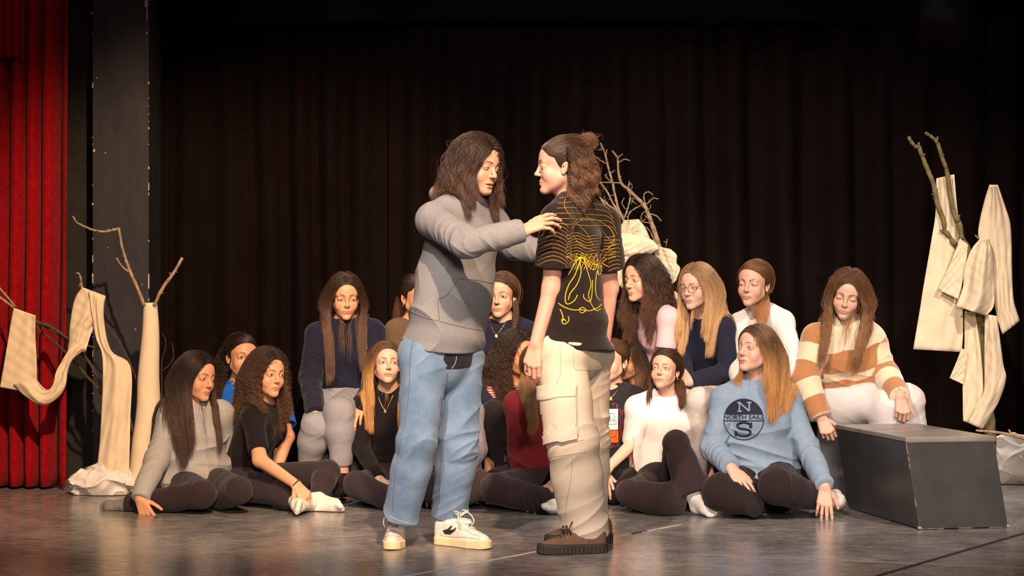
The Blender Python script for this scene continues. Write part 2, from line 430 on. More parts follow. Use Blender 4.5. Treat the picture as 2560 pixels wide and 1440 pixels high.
# ------------------------------------------------------------------ a person
def foldspace(P, p, ax, dv, r0):
    """coordinates in which noise makes slanting folds across a sleeve or leg"""
    u = nrm(np.cross(ax, [.3, .8, .5])); v = np.cross(ax, u)
    al = (P-A3(p))@A3(ax); a = dv@A3(u); b = dv@A3(v)
    return np.stack([al*F32(1.9)+a*F32(1.2), al*F32(.25)+a*F32(.6), b*F32(.7)-al*F32(.3)], 1).astype(F32)
class Person:
    def __init__(s, name, J, fat=1.0, male=0, back=False, yaw=0, pitch=0, roll=0, hs=1.0, face=None, skin=(.62, .36, .25), lips=(.45, .13, .11),
                 hair=(.05, .025, .015), iris=(.05, .025, .012), gaze=(0, 0), hands=None, seed=1, hsx=1.0, bust=None, hips=1.0, hres=.0020):
        s.J = {k: np.array(v, float) for k, v in J.items()}; s.fat = fat; s.male = male; s.back = back; s.seed = seed; s.hsz = hs
        s.R = rotm(yaw, pitch, roll); s.O = s.J['head']; s.face = dict(face or {}); s.face.setdefault('male', male)
        s.skin = skin; s.lips = lips; s.hair = hair; s.iris = iris; s.gaze = gaze; s.hands = hands or {}; s.sc = np.array([hsx*hs, hs, hs])
        s.bust = (0 if male else .8) if bust is None else bust; s.hips = hips; s.hres = hres
        J = s.J
        if 'sh0' in J:
            up = nrm(J['neck']-J['pel']); sd = nrm(J['sh1']-J['sh0']); s.side = sd; s.fw = nrm(np.cross(sd, up))*(-1 if back else 1); s.up = up
        s.root = empty('person', (float(J['pel'][0]), float(J['pel'][1]), 0.0)) if 'pel' in J else empty('person', tuple(s.O))
        s.rootinv = np.array(s.root.location)
        for k in ('0', '1'):
            if 'wr'+k in s.J and k not in s.hands:
                J_ = s.J; d_ = nrm(J_['wr'+k]-J_['el'+k]); n_ = nrm(np.array([0, -.45, .75])-np.dot([0, -.45, .75], d_)*d_); x_ = np.cross(d_, n_); c_ = (J_['sh0']+J_['sh1'])/2-J_['wr'+k]
                s.hands[k] = dict(d=tuple(d_), n=tuple(n_), th=1 if np.dot(x_, [c_[0], c_[1], 0]) > 0 else -1, curl=(.35, .4, .45, .5))
        s.hp = {k: hand_prims(s.J['wr'+k], **v) for k, v in s.hands.items()}
        s.tops = []
    def tolocal(s, P): return (((P-A3(s.O))@A3(s.R))/A3(s.sc)).astype(F32)
    def toworld(s, Q): return s.O+(np.asarray(Q)*s.sc)@s.R.T
    def add(s, name, V, Fc, m, parent=None, **k):
        V = np.asarray(V, float)-s.rootinv
        return meshobj(name, V, Fc, m, parent or s.root, **k)
    # --- torso and limbs
    def torso(s, P, o=0.0, hem=None, loose=0.0):
        J = s.J; N, Q = J['neck'], J['pel']; f = s.fat; m = s.male; fw = s.fw
        hs_ = nrm(J['hip1']-J['hip0']) if 'hip0' in J else s.side
        Cc = N*.70+Q*.30+fw*.012; B = N*.38+Q*.62+fw*.006
        n2 = nrm(fw)
        d = fcone(P, Cc, B, (.140+.02*m)*f+o, (.118+.022*m)*f+o+loose, n2, .70)
        d = smin(d, fcone(P, B, Q, (.118+.022*m)*f+o+loose, (.145+.005*m)*f*s.hips+o+loose*.6, n2, .72), .05)
        nb = N-s.up*.035
        for k in ('0', '1'):
            if 'sh'+k in J:
                d = smin(d, cone(P, nb+fw*.005, J['sh'+k], .054*f+o*.8, .050*f+o*.8), .05)
                d = smin(d, cone(P, N+s.up*.015, J['sh'+k]+s.up*.005, .030+o*.5, .034+o*.5), .05)
        if s.bust:
            for q in (-1, 1):
                d = smin(d, sph(P, Cc-s.up*.035+fw*.068*f+s.side*q*.062*f, .052*f*s.bust+o*.8), .045)
        return d
    def arm(s, P, k, ru, re, rw, end=1.0, fold=0.0, seed=0):
        """upper arm and forearm down to fraction end (0 shoulder .5 elbow 1 wrist)"""
        J = s.J; a, b, c = J['sh'+k], J['el'+k], J['wr'+k]
        segs = [(a, b, ru, re)]
        if end > .5:
            t = (end-.5)*2; segs.append((b, b+(c-b)*t, re, re+(rw-re)*t))
        else:
            t = end*2; segs = [(a, a+(b-a)*t, ru, ru+(re-ru)*t)]
        d = None
        for i, (p, q, r0, r1) in enumerate(segs):
            if fold:
                e, t, dv = cone_t(P, p, q, r0, r1); L = float(np.linalg.norm(q-p)); ax = nrm(q-p); u = nrm(np.cross(ax, [.3, .8, .5]))
                sft = (dv@A3(u))/F32(r0)
                w = np.clip((t if i == 0 else (1-t))*1.7-.45, 0, 1) if len(segs) > 1 else np.clip(t, 0, 1)*.5
                if i == 1: w = np.maximum(w, np.clip(t*2.4-1.3, 0, 1)*.9)
                PP = foldspace(P, p, ax, dv, r0)
                e = e-F32(fold*.95)*(w*.85+.25)*rid(PP, s.seed*7+seed+i, 1.0)
            else: e = cone(P, p, q, r0, r1)
            d = e if d is None else smin(d, e, .02)
        return d
    def leg(s, P, k, rh, rk, ra, end=1.0, fold=0.0, rc=None, seed=0):
        J = s.J; a, b, c = J['hip'+k], J['kn'+k], J['an'+k]; c = b+(c-b)*end
        mid = b+(c-b)*.35+(0 if rc is None else 0); rc = rc if rc is not None else rk*.92
        segs = [(a, b, rh, rk), (b, mid, rk, rc), (mid, c, rc, ra)]
        d = None
        for i, (p, q, r0, r1) in enumerate(segs):
            if fold:
                e, t, dv = cone_t(P, p, q, r0, r1); L = float(np.linalg.norm(q-p)); ax = nrm(q-p); u = nrm(np.cross(ax, [.5, .7, .3]))
                sft = (dv@A3(u))/F32(r0)
                w = np.clip((t if i == 0 else (1-t))*1.9-.7, 0, 1) if i < 2 else np.clip(t*1.6-.5, 0, 1)
                if i == 0: w = np.maximum(w, np.clip(1-t*2.6, 0, 1)*.8)
                PP = foldspace(P, p, ax, dv, r0)
                e = e-F32(fold*1.0)*(w*.85+.22)*rid(PP, s.seed*5+seed+i, .85)
            else: e = cone(P, p, q, r0, r1)
            d = e if d is None else smin(d, e, .022)
        return d
    def bodyf(s):
        J = s.J; m = s.male; f = s.fat**.5; sc = float(s.sc.min())
        def g(P):
            Q = s.tolocal(P)
            d = near(lambda q: head_sdf(q, s.face), (0, -.005, -.01), .20)(Q)*F32(sc)
            nk0 = s.toworld([(0, .022, -.045)])[0]; nk1 = J['neck']-s.fw*-.012 if 'neck' in J else nk0-np.array([0, 0, .1])
            d = smin(d, cone(P, nk0, J['neck']+s.fw*.015, (.041+.009*m)*s.hsz, (.055+.010*m)*f), .016)
            # sternomastoid and throat
            d = smin(d, cone(P, s.toworld([(0, -.02, -.085)])[0], J['neck']+s.fw*.030-s.up*.01, .020, .020), .018)
            N, Q = J['neck'], J['pel']
            yoke = smax(s.torso(P), plane(P, N-s.up*.12, -s.up), .03)
            d = smin(d, yoke, .03)
            for q in (('sh0', 'sh1') if 'sh0' in J else ()): d = smin(d, cone(P, N-s.up*.04, J[q], .03, .03), .02)
            for k in ('0', '1'):
                if 'el'+k in J:
                    d = smin(d, s.arm(P, k, (.043+.007*m)*f, (.035+.005*m)*f, (.0235+.005*m)*f), .02)
            if s.tops:
                gm = s.tops[0](P)
                d = d+np.clip((-gm-F32(.012))*F32(2.0), 0, F32(.016))
            for k in s.hp: d = smin(d, near(hand_sdf(s.hp[k]), s.hp[k][3]+0, .19*s.hands[k].get('size', 1))(P), .012)
            return d
        return g
    def build_body(s, skinmat, legs=False, extra=None):
        J = s.J; g = s.bodyf(); tops = s.tops
        fn = g
        if legs:
            def fn(P):
                d = g(P)
                for k in legs: d = smin(d, cone(P, J['kn'+k], J['an'+k], .05, .034), .01)
                d = smin(d, cone(P, J['neck']-s.up*.1, J['pel'], .03, .03), .01)
                for k in legs: d = smin(d, smin(cone(P, J['pel'], J['hip'+k], .03, .03), cone(P, J['hip'+k], J['kn'+k], .03, .03), .01), .01)
                return d
        pts = [s.toworld([q])[0] for q in ((0, .13, 0), (0, -.12, 0), (0, 0, .13), (.09, 0, 0), (-.09, 0, 0))]
        pts += [J['neck']-s.up*.1]
        for k in ('0', '1'):
            for j in ('sh', 'el', 'wr'):
                if j+k in J: pts.append(J[j+k])
            if k in s.hp: pts += s.hp[k][2]
            if legs and k in legs: pts += [J['an'+k], J['kn'+k]]
        lo, hi = bounds(pts, .07)
        def skip(P):  # positive where hidden deep inside clothing
            v = np.full(len(P), -1.0, F32)
            for t in tops: v = np.maximum(v, -t(P)-F32(.016))
            return v
        h = s.hres
        V, Fc = netmesh(fn, lo, hi, h)
        Q = s.tolocal(V)
        col = np.tile(np.array(s.skin, float), (len(V), 1))
        hm = (Q**2).sum(1) < .20**2
        col[hm] = head_color(Q[hm], s.face, s.skin, s.lips, s.hair)
        # fingertips and knuckles a little redder, nails paler
        for k in s.hp:
            for e in s.hp[k][2]:
                w_ = np.exp(-((V-e)**2).sum(1)/.012**2)[:, None]*.35; col = col*(1-w_)+np.array([s.skin[0], s.skin[1]*.72, s.skin[2]*.68])*w_
        s.body = s.add('body', V, Fc, skinmat, colors=col)
        for sd in (-1, 1):
            v, f_, c_ = s.eye(sd); s.add('eye', v, f_, skinmat, colors=c_)
        return s.body
    def eye(s, sd):
        v, f_, c_ = eyeball(np.eye(3), np.zeros(3), 1.0, sd, s.gaze, s.iris)
        return s.toworld(v), f_, c_
    # --- garments
    def top(s, material, name='shirt', o=.010, loose=.0, sleeve=1.0, ru=.052, re=.045, rw=.034, fold=.003, tfold=.004, hem=.0, cuff=None, neckr=.056, neckh=.018, turtle=0, h=.0045, band=None, hood=False, puff=0, noise_f=1.0, attrf=None, bottom_r=None, vneck=0, rib=.0060, ntilt=-.42, hemt=(0, 0), hemr=0):
        J = s.J; N, Q = J['neck'], J['pel']; up = s.up; fw = s.fw; hemp = Q+up*hem
        arms = [k for k in ('0', '1') if 'el'+k in J]
        def ends(k):
            a, b, c = J['sh'+k], J['el'+k], J['wr'+k]
            if sleeve > .5: return b+(c-b)*(sleeve-.5)*2, nrm(c-b)
            return a+(b-a)*sleeve*2, nrm(b-a)
        def f(P):
            d = s.torso(P, o, loose=loose)
            if bottom_r: d = smin(d, fcone(P, Q+up*(hem+.06), hemp, bottom_r[0], bottom_r[1], nrm(fw), .75), .04)
            if puff: d = smin(d, fcone(P, hemp+up*.05, hemp+up*.05+s.side*.001, puff, puff, nrm(up), .45), .04)
            if tfold:
                hgt = (P-A3(Q))@A3(up); k_ = s.side; lat = (P-A3(Q))@A3(k_); dp = (P-A3(Q))@A3(fw)
                wst = np.clip(1.25-hgt/.34, .25, 1)
                PP = np.stack([hgt*F32(1.5)+lat*F32(.4), lat*F32(.5), dp*F32(.6)], 1).astype(F32)
                d = d-F32(tfold*1.2)*wst*rid(PP, s.seed+5, .75*noise_f)-F32(tfold*.5)*rid((P*F32(.9)).astype(F32), s.seed+9, .55*noise_f)
            # hem plane
            hn = -up+fw*hemt[0]+s.side*hemt[1]
            d = smax(d, plane(P, hemp, hn), .008)
            for k in arms:
                e, ax = ends(k)
                a = s.arm(P, k, ru, re, rw, sleeve, fold, seed=int(k)*31)
                a = smax(a, plane(P, e+ax*.002, ax), .006)
                if sleeve < .95:   # open sleeve end
                    inner = cone(P, e-ax*.05, e+ax*.03, max(.02, (ru if sleeve < .5 else rw)-.009), (ru if sleeve < .5 else rw)-.006)
                    rr = ru+(re-ru)*sleeve*2 if sleeve < .5 else rw
                    inner = cone(P, e-ax*.045, e+ax*.03, rr-.013, rr-.010)
                    a = smax(a, -inner, .003)
                d = smin(d, a, .022)
                if cuff:
                    w = J['wr'+k]; axc = nrm(J['wr'+k]-J['el'+k]); c0 = J['el'+k]+(J['wr'+k]-J['el'+k])*((sleeve-.5)*2) if sleeve > .5 else w
                    cu = cone(P, c0-axc*.05, c0, cuff+.003, cuff)
                    cu = smax(cu, plane(P, c0+axc*.004, axc), .004)
                    d = smin(d, cu, .008)
            # neck opening
            nk = J['neck']+fw*.012
            if turtle:
                hd = s.toworld([(0, .01, -.06)])[0]; axn = nrm(hd-nk)
                d = smin(d, smax(cone(P, nk, nk+axn*turtle, neckr, neckr*.93), plane(P, nk+axn*turtle, axn), .006), .02)
                d = smax(d, -cone(P, nk+axn*(turtle-.012), nk+axn*(turtle+.05), neckr*.80, neckr*.80), .004)
            else:
                an = nrm(up*.93+fw*ntilt); cr = nk+fw*.010+up*neckh
                d = smax(d, -smax(cone(P, cr-an*.002, cr+an*.12, neckr, neckr+.05), -plane(P, cr-an*.001, an), .004), .004)
                q = P-A3(cr); hh = q@A3(an); rr = np.sqrt(np.maximum((q*q).sum(1)-hh*hh, 0))
                d = smin(d, smax(np.sqrt(((rr-F32(neckr+.002))/1.0)**2+(hh*F32(.75))**2)-F32(rib), d-F32(.009), .003), .006)
                if vneck: d = smax(d, -cone(P, nk+up*.03+fw*.05, nk-up*vneck+fw*.09, .04, .012), .006)
            if hood:
                hb = J['neck']-fw*.055+up*.018
                for q in (-1, 1):
                    d = smin(d, cone(P, hb, J['neck']+s.side*q*.075+fw*.035+up*.002, .034, .024), .02)
                    d = smin(d, cone(P, J['neck']+s.side*q*.075+fw*.035, J['neck']+s.side*q*.02+fw*.085-up*.035, .022, .016), .012)
                d = smin(d, ell((P-A3(hb-fw*.045-up*.004)) @ A3(np.stack([s.side, fw, up], 1)), (0, 0, 0), (.098, .062, .052)), .03)
            return d
        pts = [N+up*.10, Q-up*.02, Q+s.side*.2, Q-s.side*.2, Q+fw*.12, Q-fw*.12, N+fw*.1, N-fw*.1]
        for k in arms: pts += [J['sh'+k], J['el'+k], ends(k)[0]]
        lo, hi = bounds(pts, .09)
        V, Fc = netmesh(f, lo, hi, h)
        s.tops.append(f); s.topf = f
        at_ = attrf(s, V) if attrf else None
        ob = s.add(name, V, Fc, material, attrs=at_)
        s.topobj = ob; s.topVF = (V, Fc); return ob
    def bottom(s, material, name='trousers', rh=.092, rk=.062, ra=.045, rc=None, end=1.0, fold=.003, pr=.02, waist=.06, h=.0045, o=.012, legs=('0', '1'), legk=.02, cut=True, extra=None, attrf=None, openr=0):
        J = s.J; Q = J['pel']; up = s.up; n2 = nrm(s.fw)
        hs_ = nrm(J['hip1']-J['hip0'])
        def f(P):
            c0 = (J['hip0']+J['hip1'])/2
            wd = np.linalg.norm(J['hip1']-J['hip0'])*.5
            d = fcone(P, Q+up*waist, c0, .125*s.fat+o+pr*.3, .140*s.fat*s.hips+o+pr*.3, n2, .74)
            d = smin(d, cone(P, J['hip0']-s.fw*.02, J['hip1']-s.fw*.02, rh*1.0, rh*1.0), .03)
            d = smax(d, plane(P, Q+up*(waist+.05), up), .006)
            for k in legs:
                l = s.leg(P, k, rh, rk, ra, end, fold, rc, seed=int(k)*17)
                ax = nrm(J['an'+k]-J['kn'+k]); e = J['kn'+k]+(J['an'+k]-J['kn'+k])*end
                if cut and ('toe'+k in J or openr or end < .95): l = smax(l, plane(P, e, ax), .006)
                if openr: l = smax(l, -cone(P, e-ax*.05, e+ax*.05, ra-.013, ra-.011), .003)
                d = smin(d, l, legk)
            if extra: d = extra(P, d)
            d = np.maximum(d, F32(.004)-P[:, 2])
            return d
        pts = [Q+up*(waist+.06), Q+s.side*.2, Q-s.side*.2, Q+s.fw*.13, Q-s.fw*.13]
        for k in legs: pts += [J['hip'+k], J['kn'+k], J['an'+k]]
        lo, hi = bounds(pts, .11); lo[2] = max(lo[2], -.01)
        V, Fc = netmesh(f, lo, hi, h)
        s.tops.append(f); s.botf = f
        ob = s.add(name, V, Fc, material, attrs=attrf(s, V) if attrf else None)
        s.botobj = ob; s.botVF = (V, Fc); return ob
    def sock(s, k, material, name='sock', r=1.0, h=.003, top=.07):
        """foot in a sock: ankle an -> heel -> toe"""
        J = s.J; a, t = J['an'+k], J['toe'+k]; hl = J.get('heel'+k, a+(a-t)*.12-np.array([0, 0, .05]))
        ax = nrm(J['kn'+k]-a)
        ball = a+(t-a)*.68
        sole = nrm(np.cross(np.cross(t-a, hl-a), t-a)) if np.linalg.norm(np.cross(t-a, hl-a)) > 1e-4 else np.array([0, 0, -1.])
        def f(P):
            d = cone(P, a+ax*top, a, .034*r, .034*r)
            d = smin(d, cone(P, a, hl, .030*r, .028*r), .02)
            d = smin(d, cone(P, hl, ball+sole*.012, .026*r, .028*r), .025)
            d = smin(d, cone(P, a, ball, .032*r, .030*r), .025)
            sd = nrm(np.cross(t-a, sole))
            for q, (lx, ly) in enumerate(((-.024, 0), (-.010, .008), (.008, .004), (.022, -.008))):
                d = smin(d, cone(P, ball+sole*.008+sd*lx*.8, t+sd*lx+nrm(t-a)*(ly-.012)+sole*.006, .018*r, .0125*r), .010)
            d = d+F32(.0012)*wob(P, s.seed+77, 3)
            return np.maximum(d, F32(.003)-P[:, 2])
        lo, hi = bounds([a+ax*top, hl, t, ball], .05)
        V, Fc = netmesh(f, lo, hi, h)
        ob = s.add(name, V, Fc, material); s.tops.append(f) if False else None
        return ob
# ------------------------------------------------------------------ hair
def hair_mat(name, root, tip, rough=.32, tw=.5):
    m = bpy.data.materials.new(name); m.use_nodes = True; nt = m.node_tree
    for n in list(nt.nodes):
        if n.type != 'OUTPUT_MATERIAL': nt.nodes.remove(n)
    out = [n for n in nt.nodes if n.type == 'OUTPUT_MATERIAL'][0]
    b = nt.nodes.new('ShaderNodeBsdfPrincipled')
    b.inputs['Roughness'].default_value = .38; b.inputs['Specular IOR Level'].default_value = .35
    hi = nt.nodes.new('ShaderNodeAttribute'); hi.attribute_name = 'along'
    hv = nt.nodes.new('ShaderNodeAttribute'); hv.attribute_name = 'tone'
    cr = nt.nodes.new('ShaderNodeValToRGB'); e = cr.color_ramp.elements
    e[0].position = .12; e[0].color = (*root, 1); e[1].position = .12+tw; e[1].color = (*tip, 1)
    mx = nt.nodes.new('ShaderNodeMix'); mx.data_type = 'RGBA'; mx.blend_type = 'MULTIPLY'; mx.inputs[0].default_value = 1
    mr = nt.nodes.new('ShaderNodeMapRange'); mr.inputs[3].default_value = .55; mr.inputs[4].default_value = 1.35
    nt.links.new(hi.outputs['Fac'], cr.inputs[0]); nt.links.new(hv.outputs['Fac'], mr.inputs[0])
    nt.links.new(cr.outputs[0], mx.inputs[6]); nt.links.new(mr.outputs[0], mx.inputs[7])
    nt.links.new(mx.outputs[2], b.inputs['Base Color']); nt.links.new(b.outputs[0], out.inputs[0])
    return m
def strands_obj(name, X, rad, material, parent, tone, off):
    """X (n, k, 3) strand points as one curves object"""
    n, k = X.shape[:2]
    hc = bpy.data.hair_curves.new(name); hc.add_curves([k]*n)
    X = (X-off).astype(F32)
    a = hc.attributes.get('position') or hc.attributes.new('position', 'FLOAT_VECTOR', 'POINT')
    a.data.foreach_set('vector', X.reshape(-1))
    t = np.linspace(0, 1, k)
    r = rad*(1-.75*t**3)
    a = hc.attributes.get('radius') or hc.attributes.new('radius', 'FLOAT', 'POINT')
    a.data.foreach_set('value', np.tile(r, n).astype(F32))
    a = hc.attributes.new('along', 'FLOAT', 'POINT'); a.data.foreach_set('value', np.tile(t, n).astype(F32))
    a = hc.attributes.new('tone', 'FLOAT', 'POINT'); a.data.foreach_set('value', np.repeat(tone, k).astype(F32))
    hc.materials.append(material)
    return link(bpy.data.objects.new(name, hc), parent)
def skull(Q, m): return ell(Q, (0, .018, .030), (.0745+m, .0935+m, .083+m))
def grad(f, P, e=.003):
    d0 = f(P); g = np.stack([f((P+A3(np.eye(3)[i]*e)).astype(F32))-d0 for i in range(3)], 1)
    return d0, g/(np.sqrt((g*g).sum(1))[:, None]+1e-6)
def hair_for(p, mt, n=3500, groups=None, rad=.0009, length=.4, thick=.018, seed=3, cap=True, part=0.0, curl=0, curlw=.035, clump=.5, K=110, front=.0, back=.0, frizz=.0015, steps=36, collide=True, flat=.25, name='hair', lvar=.12, stiff=.55, rf=.3):
    """groups: list of dicts(share, mask(Q), style 'loose'|'tie', length, G (gather point local), tail radius ...)"""
    rs = np.random.RandomState(seed*13+p.seed)
    groups = groups or [dict(share=1, style='loose')]
    # scalp cap
    capobj = None
    def capf(P):
        Q = p.tolocal(P)
        d = smin(skull(Q, 0), ell(Q, (0, -.028, .032), (.061, .056, .057)), .02)-F32(.0035)
        return smax(d, -(hairline(Q)-.003)*.8, .003)
    c = p.toworld([(0, .01, .02)])[0]
    V, Fc = netmesh(capf, c-.13, c+.13, .0028)
    capobj = p.add(name, V, Fc, p.hairbase)
    out = []; tones = []
    bodyc = p.bodyf_simple()
    for gi, g in enumerate(groups):
        m = int(n*g['share'])
        # roots on the scalp
        Q = rs.randn(m*14, 3); Q /= np.linalg.norm(Q, axis=1)[:, None]
        Q = Q*np.array([.0745, .0935, .083])+np.array([0, .018, .030])
        hl_ = hairline(Q); ok = (hl_ > .0005) & (rs.rand(len(Q)) < np.where((hl_ < .022) | (Q[:, 2] > .09), 1.0, .45))
        if g.get('mask'): ok &= g['mask'](Q)
        Q = Q[ok][:m]; m = len(Q)
        L = g.get('length', length)*(1-lvar*rs.rand(m)); marg = .002+thick*g.get('thick', 1)*rs.rand(m)**.8
        k = steps
        if g.get('style', 'loose') == 'loose':
            W = p.toworld(Q); step = L/(k-1)
            side = np.sign(Q[:, 0]-part+rs.randn(m)*.003); side[side == 0] = 1
            R = p.R
            frontness = np.clip((-.0+.03-Q[:, 1])/.08, 0, 1)
            d0 = np.stack([side*(.8+.3*frontness), g.get('bk', .30)+0*side, .35-.1*frontness], 1)
            nn = (Q-np.array([0, .018, .03]))/np.array([.0745, .0935, .083])**2; nn /= np.linalg.norm(nn, axis=1)[:, None]
            d0 = d0-nn*((d0*nn).sum(1)-.35)[:, None]
            D = (d0/np.linalg.norm(d0, axis=1)[:, None])@R.T
            X = np.empty((m, k, 3)); X[:, 0] = W
            pos = W.copy(); g0 = np.array([0, 0, -1.])
            fvec = R@np.array([0, -1., 0]); fvec[2] = 0; fvec = nrm(fvec); svec = R@np.array([1., 0, 0]); svec[2] = 0; svec = nrm(svec); fv2 = np.array([p.fw[0], p.fw[1], 0]) if hasattr(p, 'fw') else fvec; fv2 = nrm(fv2)
            wid_ = g.get('wid', .056)+.050*rs.rand(m); bkf = g.get('bkf', .16)
            fr = g.get('front', front); frm = (rs.rand(m) < fr)*1.0
            if g.get('front_by_root', True): frm = np.clip((.045-Q[:, 1]+ (fr-.5)*.16)/.02, 0, 1)
            frm = frm*np.maximum(np.clip((np.abs(Q[:, 0])-.018)/.02, 0, 1), (Q[:, 1] < .0))
            for i in range(1, k):
                q = p.tolocal(pos.astype(F32))
                below = np.clip((-.03-q[:, 2])/.06, 0, 1)[:, None]
                onh = np.clip((q[:, 2]+.05)/.05, 0, 1)[:, None]
                F = g0*(.30+.5*below)
                F = F+below*(frm[:, None]*fv2*.20*(1 if fr > 0 else 0)-(1-frm[:, None])*fv2*bkf)
                F = F+onh*((side[:, None]*svec)*.06+(-fvec)*.10)
                lx = q[:, 0]*side; F = F-below*(side*np.clip((lx-wid_)*9, -1.1, .75))[:, None]*svec
                D = D*stiff+F; D /= np.linalg.norm(D, axis=1)[:, None]
                pos = pos+D*step[:, None]
                # keep off the face
                for it in range(2):
                    q = p.tolocal(pos.astype(F32))
                    fd = ell(q, (0, -.062, -.022), (p.face.get('fx', .070), .078, .092)); inf = fd < 0
                    if inf.any():
                        qi = q[inf]; s_ = side[inf]
                        dx = (-fd[inf])*1.0+.001
                        qi[:, 0] += s_*dx; qi[:, 1] += dx*.35
                        pos[inf] = p.toworld(qi)
                    q = p.tolocal(pos.astype(F32)).astype(F32)
                    dd = skull(q, 0)-marg*np.where(q[:, 2] > -.02, 1, .6)
                    hit = dd < 0
                    if hit.any():
                        _, gg = grad(lambda z: skull(z, 0), q[hit])
                        pos[hit] = p.toworld(q[hit]-gg*dd[hit][:, None])
                    if collide:
                        dd, gg = grad(bodyc, pos.astype(F32)); pen = (marg*.8+.002)-dd; hit = pen > 0
                        pos[hit] += gg[hit]*np.minimum(pen[hit], .03)[:, None]
                X[:, i] = pos
        else:
            G = np.array(g['G'], float); k1 = int(k*g.get('k1', .45)); tr = g.get('tr', .016)
            u = rs.randn(m, 3); u /= np.linalg.norm(u, axis=1)[:, None]; u *= (rs.rand(m)**.5)[:, None]
            X = np.empty((m, k, 3)); off = u*tr*.55
            for i in range(k1):
                t = i/(k1-1); t2 = t
                c0 = np.array([0, .018, .03]); rd_ = np.array([.0745, .0935, .083])
                v0 = (Q-c0)/rd_; v1 = (G+off-c0)/rd_; l0 = np.linalg.norm(v0, axis=1); l1 = np.linalg.norm(v1, axis=1); v0 = v0/l0[:, None]; v1 = v1/l1[:, None]
                om = np.arccos(np.clip((v0*v1).sum(1), -.999, .999)); so = np.sin(om)
                v = (np.sin((1-t)*om)/so)[:, None]*v0+(np.sin(t*om)/so)[:, None]*v1
                v = v+np.array(g.get('via', (0, .42, .16)))*math.sin(math.pi*t)*(om/1.6)[:, None]; v /= np.linalg.norm(v, axis=1)[:, None]
                rl = np.maximum(l0*(1-t)+l1*t, 1)+(marg*.45/.08+.02)*math.sin(min(1, t*1.4+.15)*math.pi/2)
                q = c0+v*rl[:, None]*rd_
                X[:, i] = p.toworld(q)
            Gw = p.toworld([G])[0]
            if g.get('bun'):
                br = g['bun']; Bc = p.toworld([G+np.array(g.get('bdir', (0, .02, .012)))])[0]
                ax = rs.randn(m, 3)*.5+np.array(g.get('bax', (0, 1, .6))); ax /= np.linalg.norm(ax, axis=1)[:, None]
                a = np.cross(ax, rs.randn(m, 3)); a /= np.linalg.norm(a, axis=1)[:, None]; b = np.cross(ax, a)
                rr = br*(.75+.35*rs.rand(m)); ph = rs.rand(m)*6.28
                for i in range(k1, k):
                    t = (i-k1)/(k-k1-1)*5.5
                    o_ = ax*(rs.rand(m)*.0+np.linspace(-.4, .4, m))[:, None]*br
                    X[:, i] = Bc+(a*np.cos(t+ph)[:, None]+b*np.sin(t+ph)[:, None])*(rr*(1+.25*(t > 4)*rs.rand(m)))[:, None]+o_
            else:
                path = np.array(g['path'])  # world polyline of the tail
                seg = np.linalg.norm(np.diff(path, axis=0), axis=1); cum = np.concatenate([[0], np.cumsum(seg)])
                off2 = u
                for i in range(k1, k):
                    t = (i-k1)/(k-k1-1)
                    sdist = t*cum[-1]*(1-lvar*.8*rs.rand()*0)*np.ones(m)*(L/L.max())
                    c_ = np.stack([np.interp(sdist, cum, path[:, j]) for j in range(3)], 1)
                    w_ = tr*g.get('prof', lambda t: .55+.9*math.sin(min(1, t*1.3)*math.pi)**.6 if t < .75 else 1.2-.9*(t-.5))(t)
                    X[:, i] = c_+off2*w_
        # clumps
        Kc = max(4, int(K*g['share'])); gid = rs.choice(m, min(Kc, m), replace=False)
        near_ = np.argmin(((Q[:, None]-Q[gid][None])**2).sum(2)+(1 if False else 0)*0 + 4*(np.sign(Q[:, None, 0])*np.sign(Q[gid][None, :, 0]) < 0)*(g.get('style', 'loose') == 'loose'), 1)
        t = np.linspace(0, 1, k)
        cl = g.get('clump', clump)
        if cl:
            wt = (cl*np.clip(t*2.2-.35, 0, 1)**.8)[None, :, None]
            X = X*(1-wt)+X[gid][near_]*wt
        cu = g.get('curl', curl)
        if cu:
            Kk = len(gid); ph = rs.rand(Kk)*6.28; fq = 2*math.pi/(g.get('curlw', curlw)*(.8+.5*rs.rand(Kk)))
            Ls = L[:, None]*t[None]
            e1 = nrm([1, .3, .1]); e2 = nrm([-.2, 1, .2])
            A = cu*np.clip(t*4-.4, 0, 1)[None]*(.7+.6*rs.rand(m))[:, None]
            php = ph[near_][:, None]+fq[near_][:, None]*Ls+rs.randn(m)[:, None]*.35
            X = X+(np.cos(php)*A)[..., None]*e1+(np.sin(php)*A)[..., None]*e2
        fz = g.get('frizz', frizz)
        if fz:
            kf = rs.randn(m, 3, 3)*fz
            tt = (L[:, None]*t[None])*22
            fl = (rs.rand(m) < .05)*3+1.0
            X = X+(np.sin(tt+rs.rand(m)[:, None]*6)[..., None]*kf[:, None, 0]+np.sin(tt*2.3+rs.rand(m)[:, None]*6)[..., None]*kf[:, None, 1]*.5)*(np.clip(t*3, 0, 1)[None, :, None])*fl[:, None, None]
        if g.get('style', 'loose') == 'tie':   # gathered hair leaves forehead and cheeks free
            Xl = p.tolocal(X.reshape(-1, 3).astype(F32)); bad = ((hairline(Xl) < -.007) & (Xl[:, 1] < .0) & (Xl[:, 2] > -.05) & (np.abs(Xl[:, 0]) < .09)).reshape(X.shape[0], -1).any(1)
            if bad.any() and not bad.all(): X = X[~bad]; near_ = near_[~bad]; Q = Q[~bad]; m = len(X)
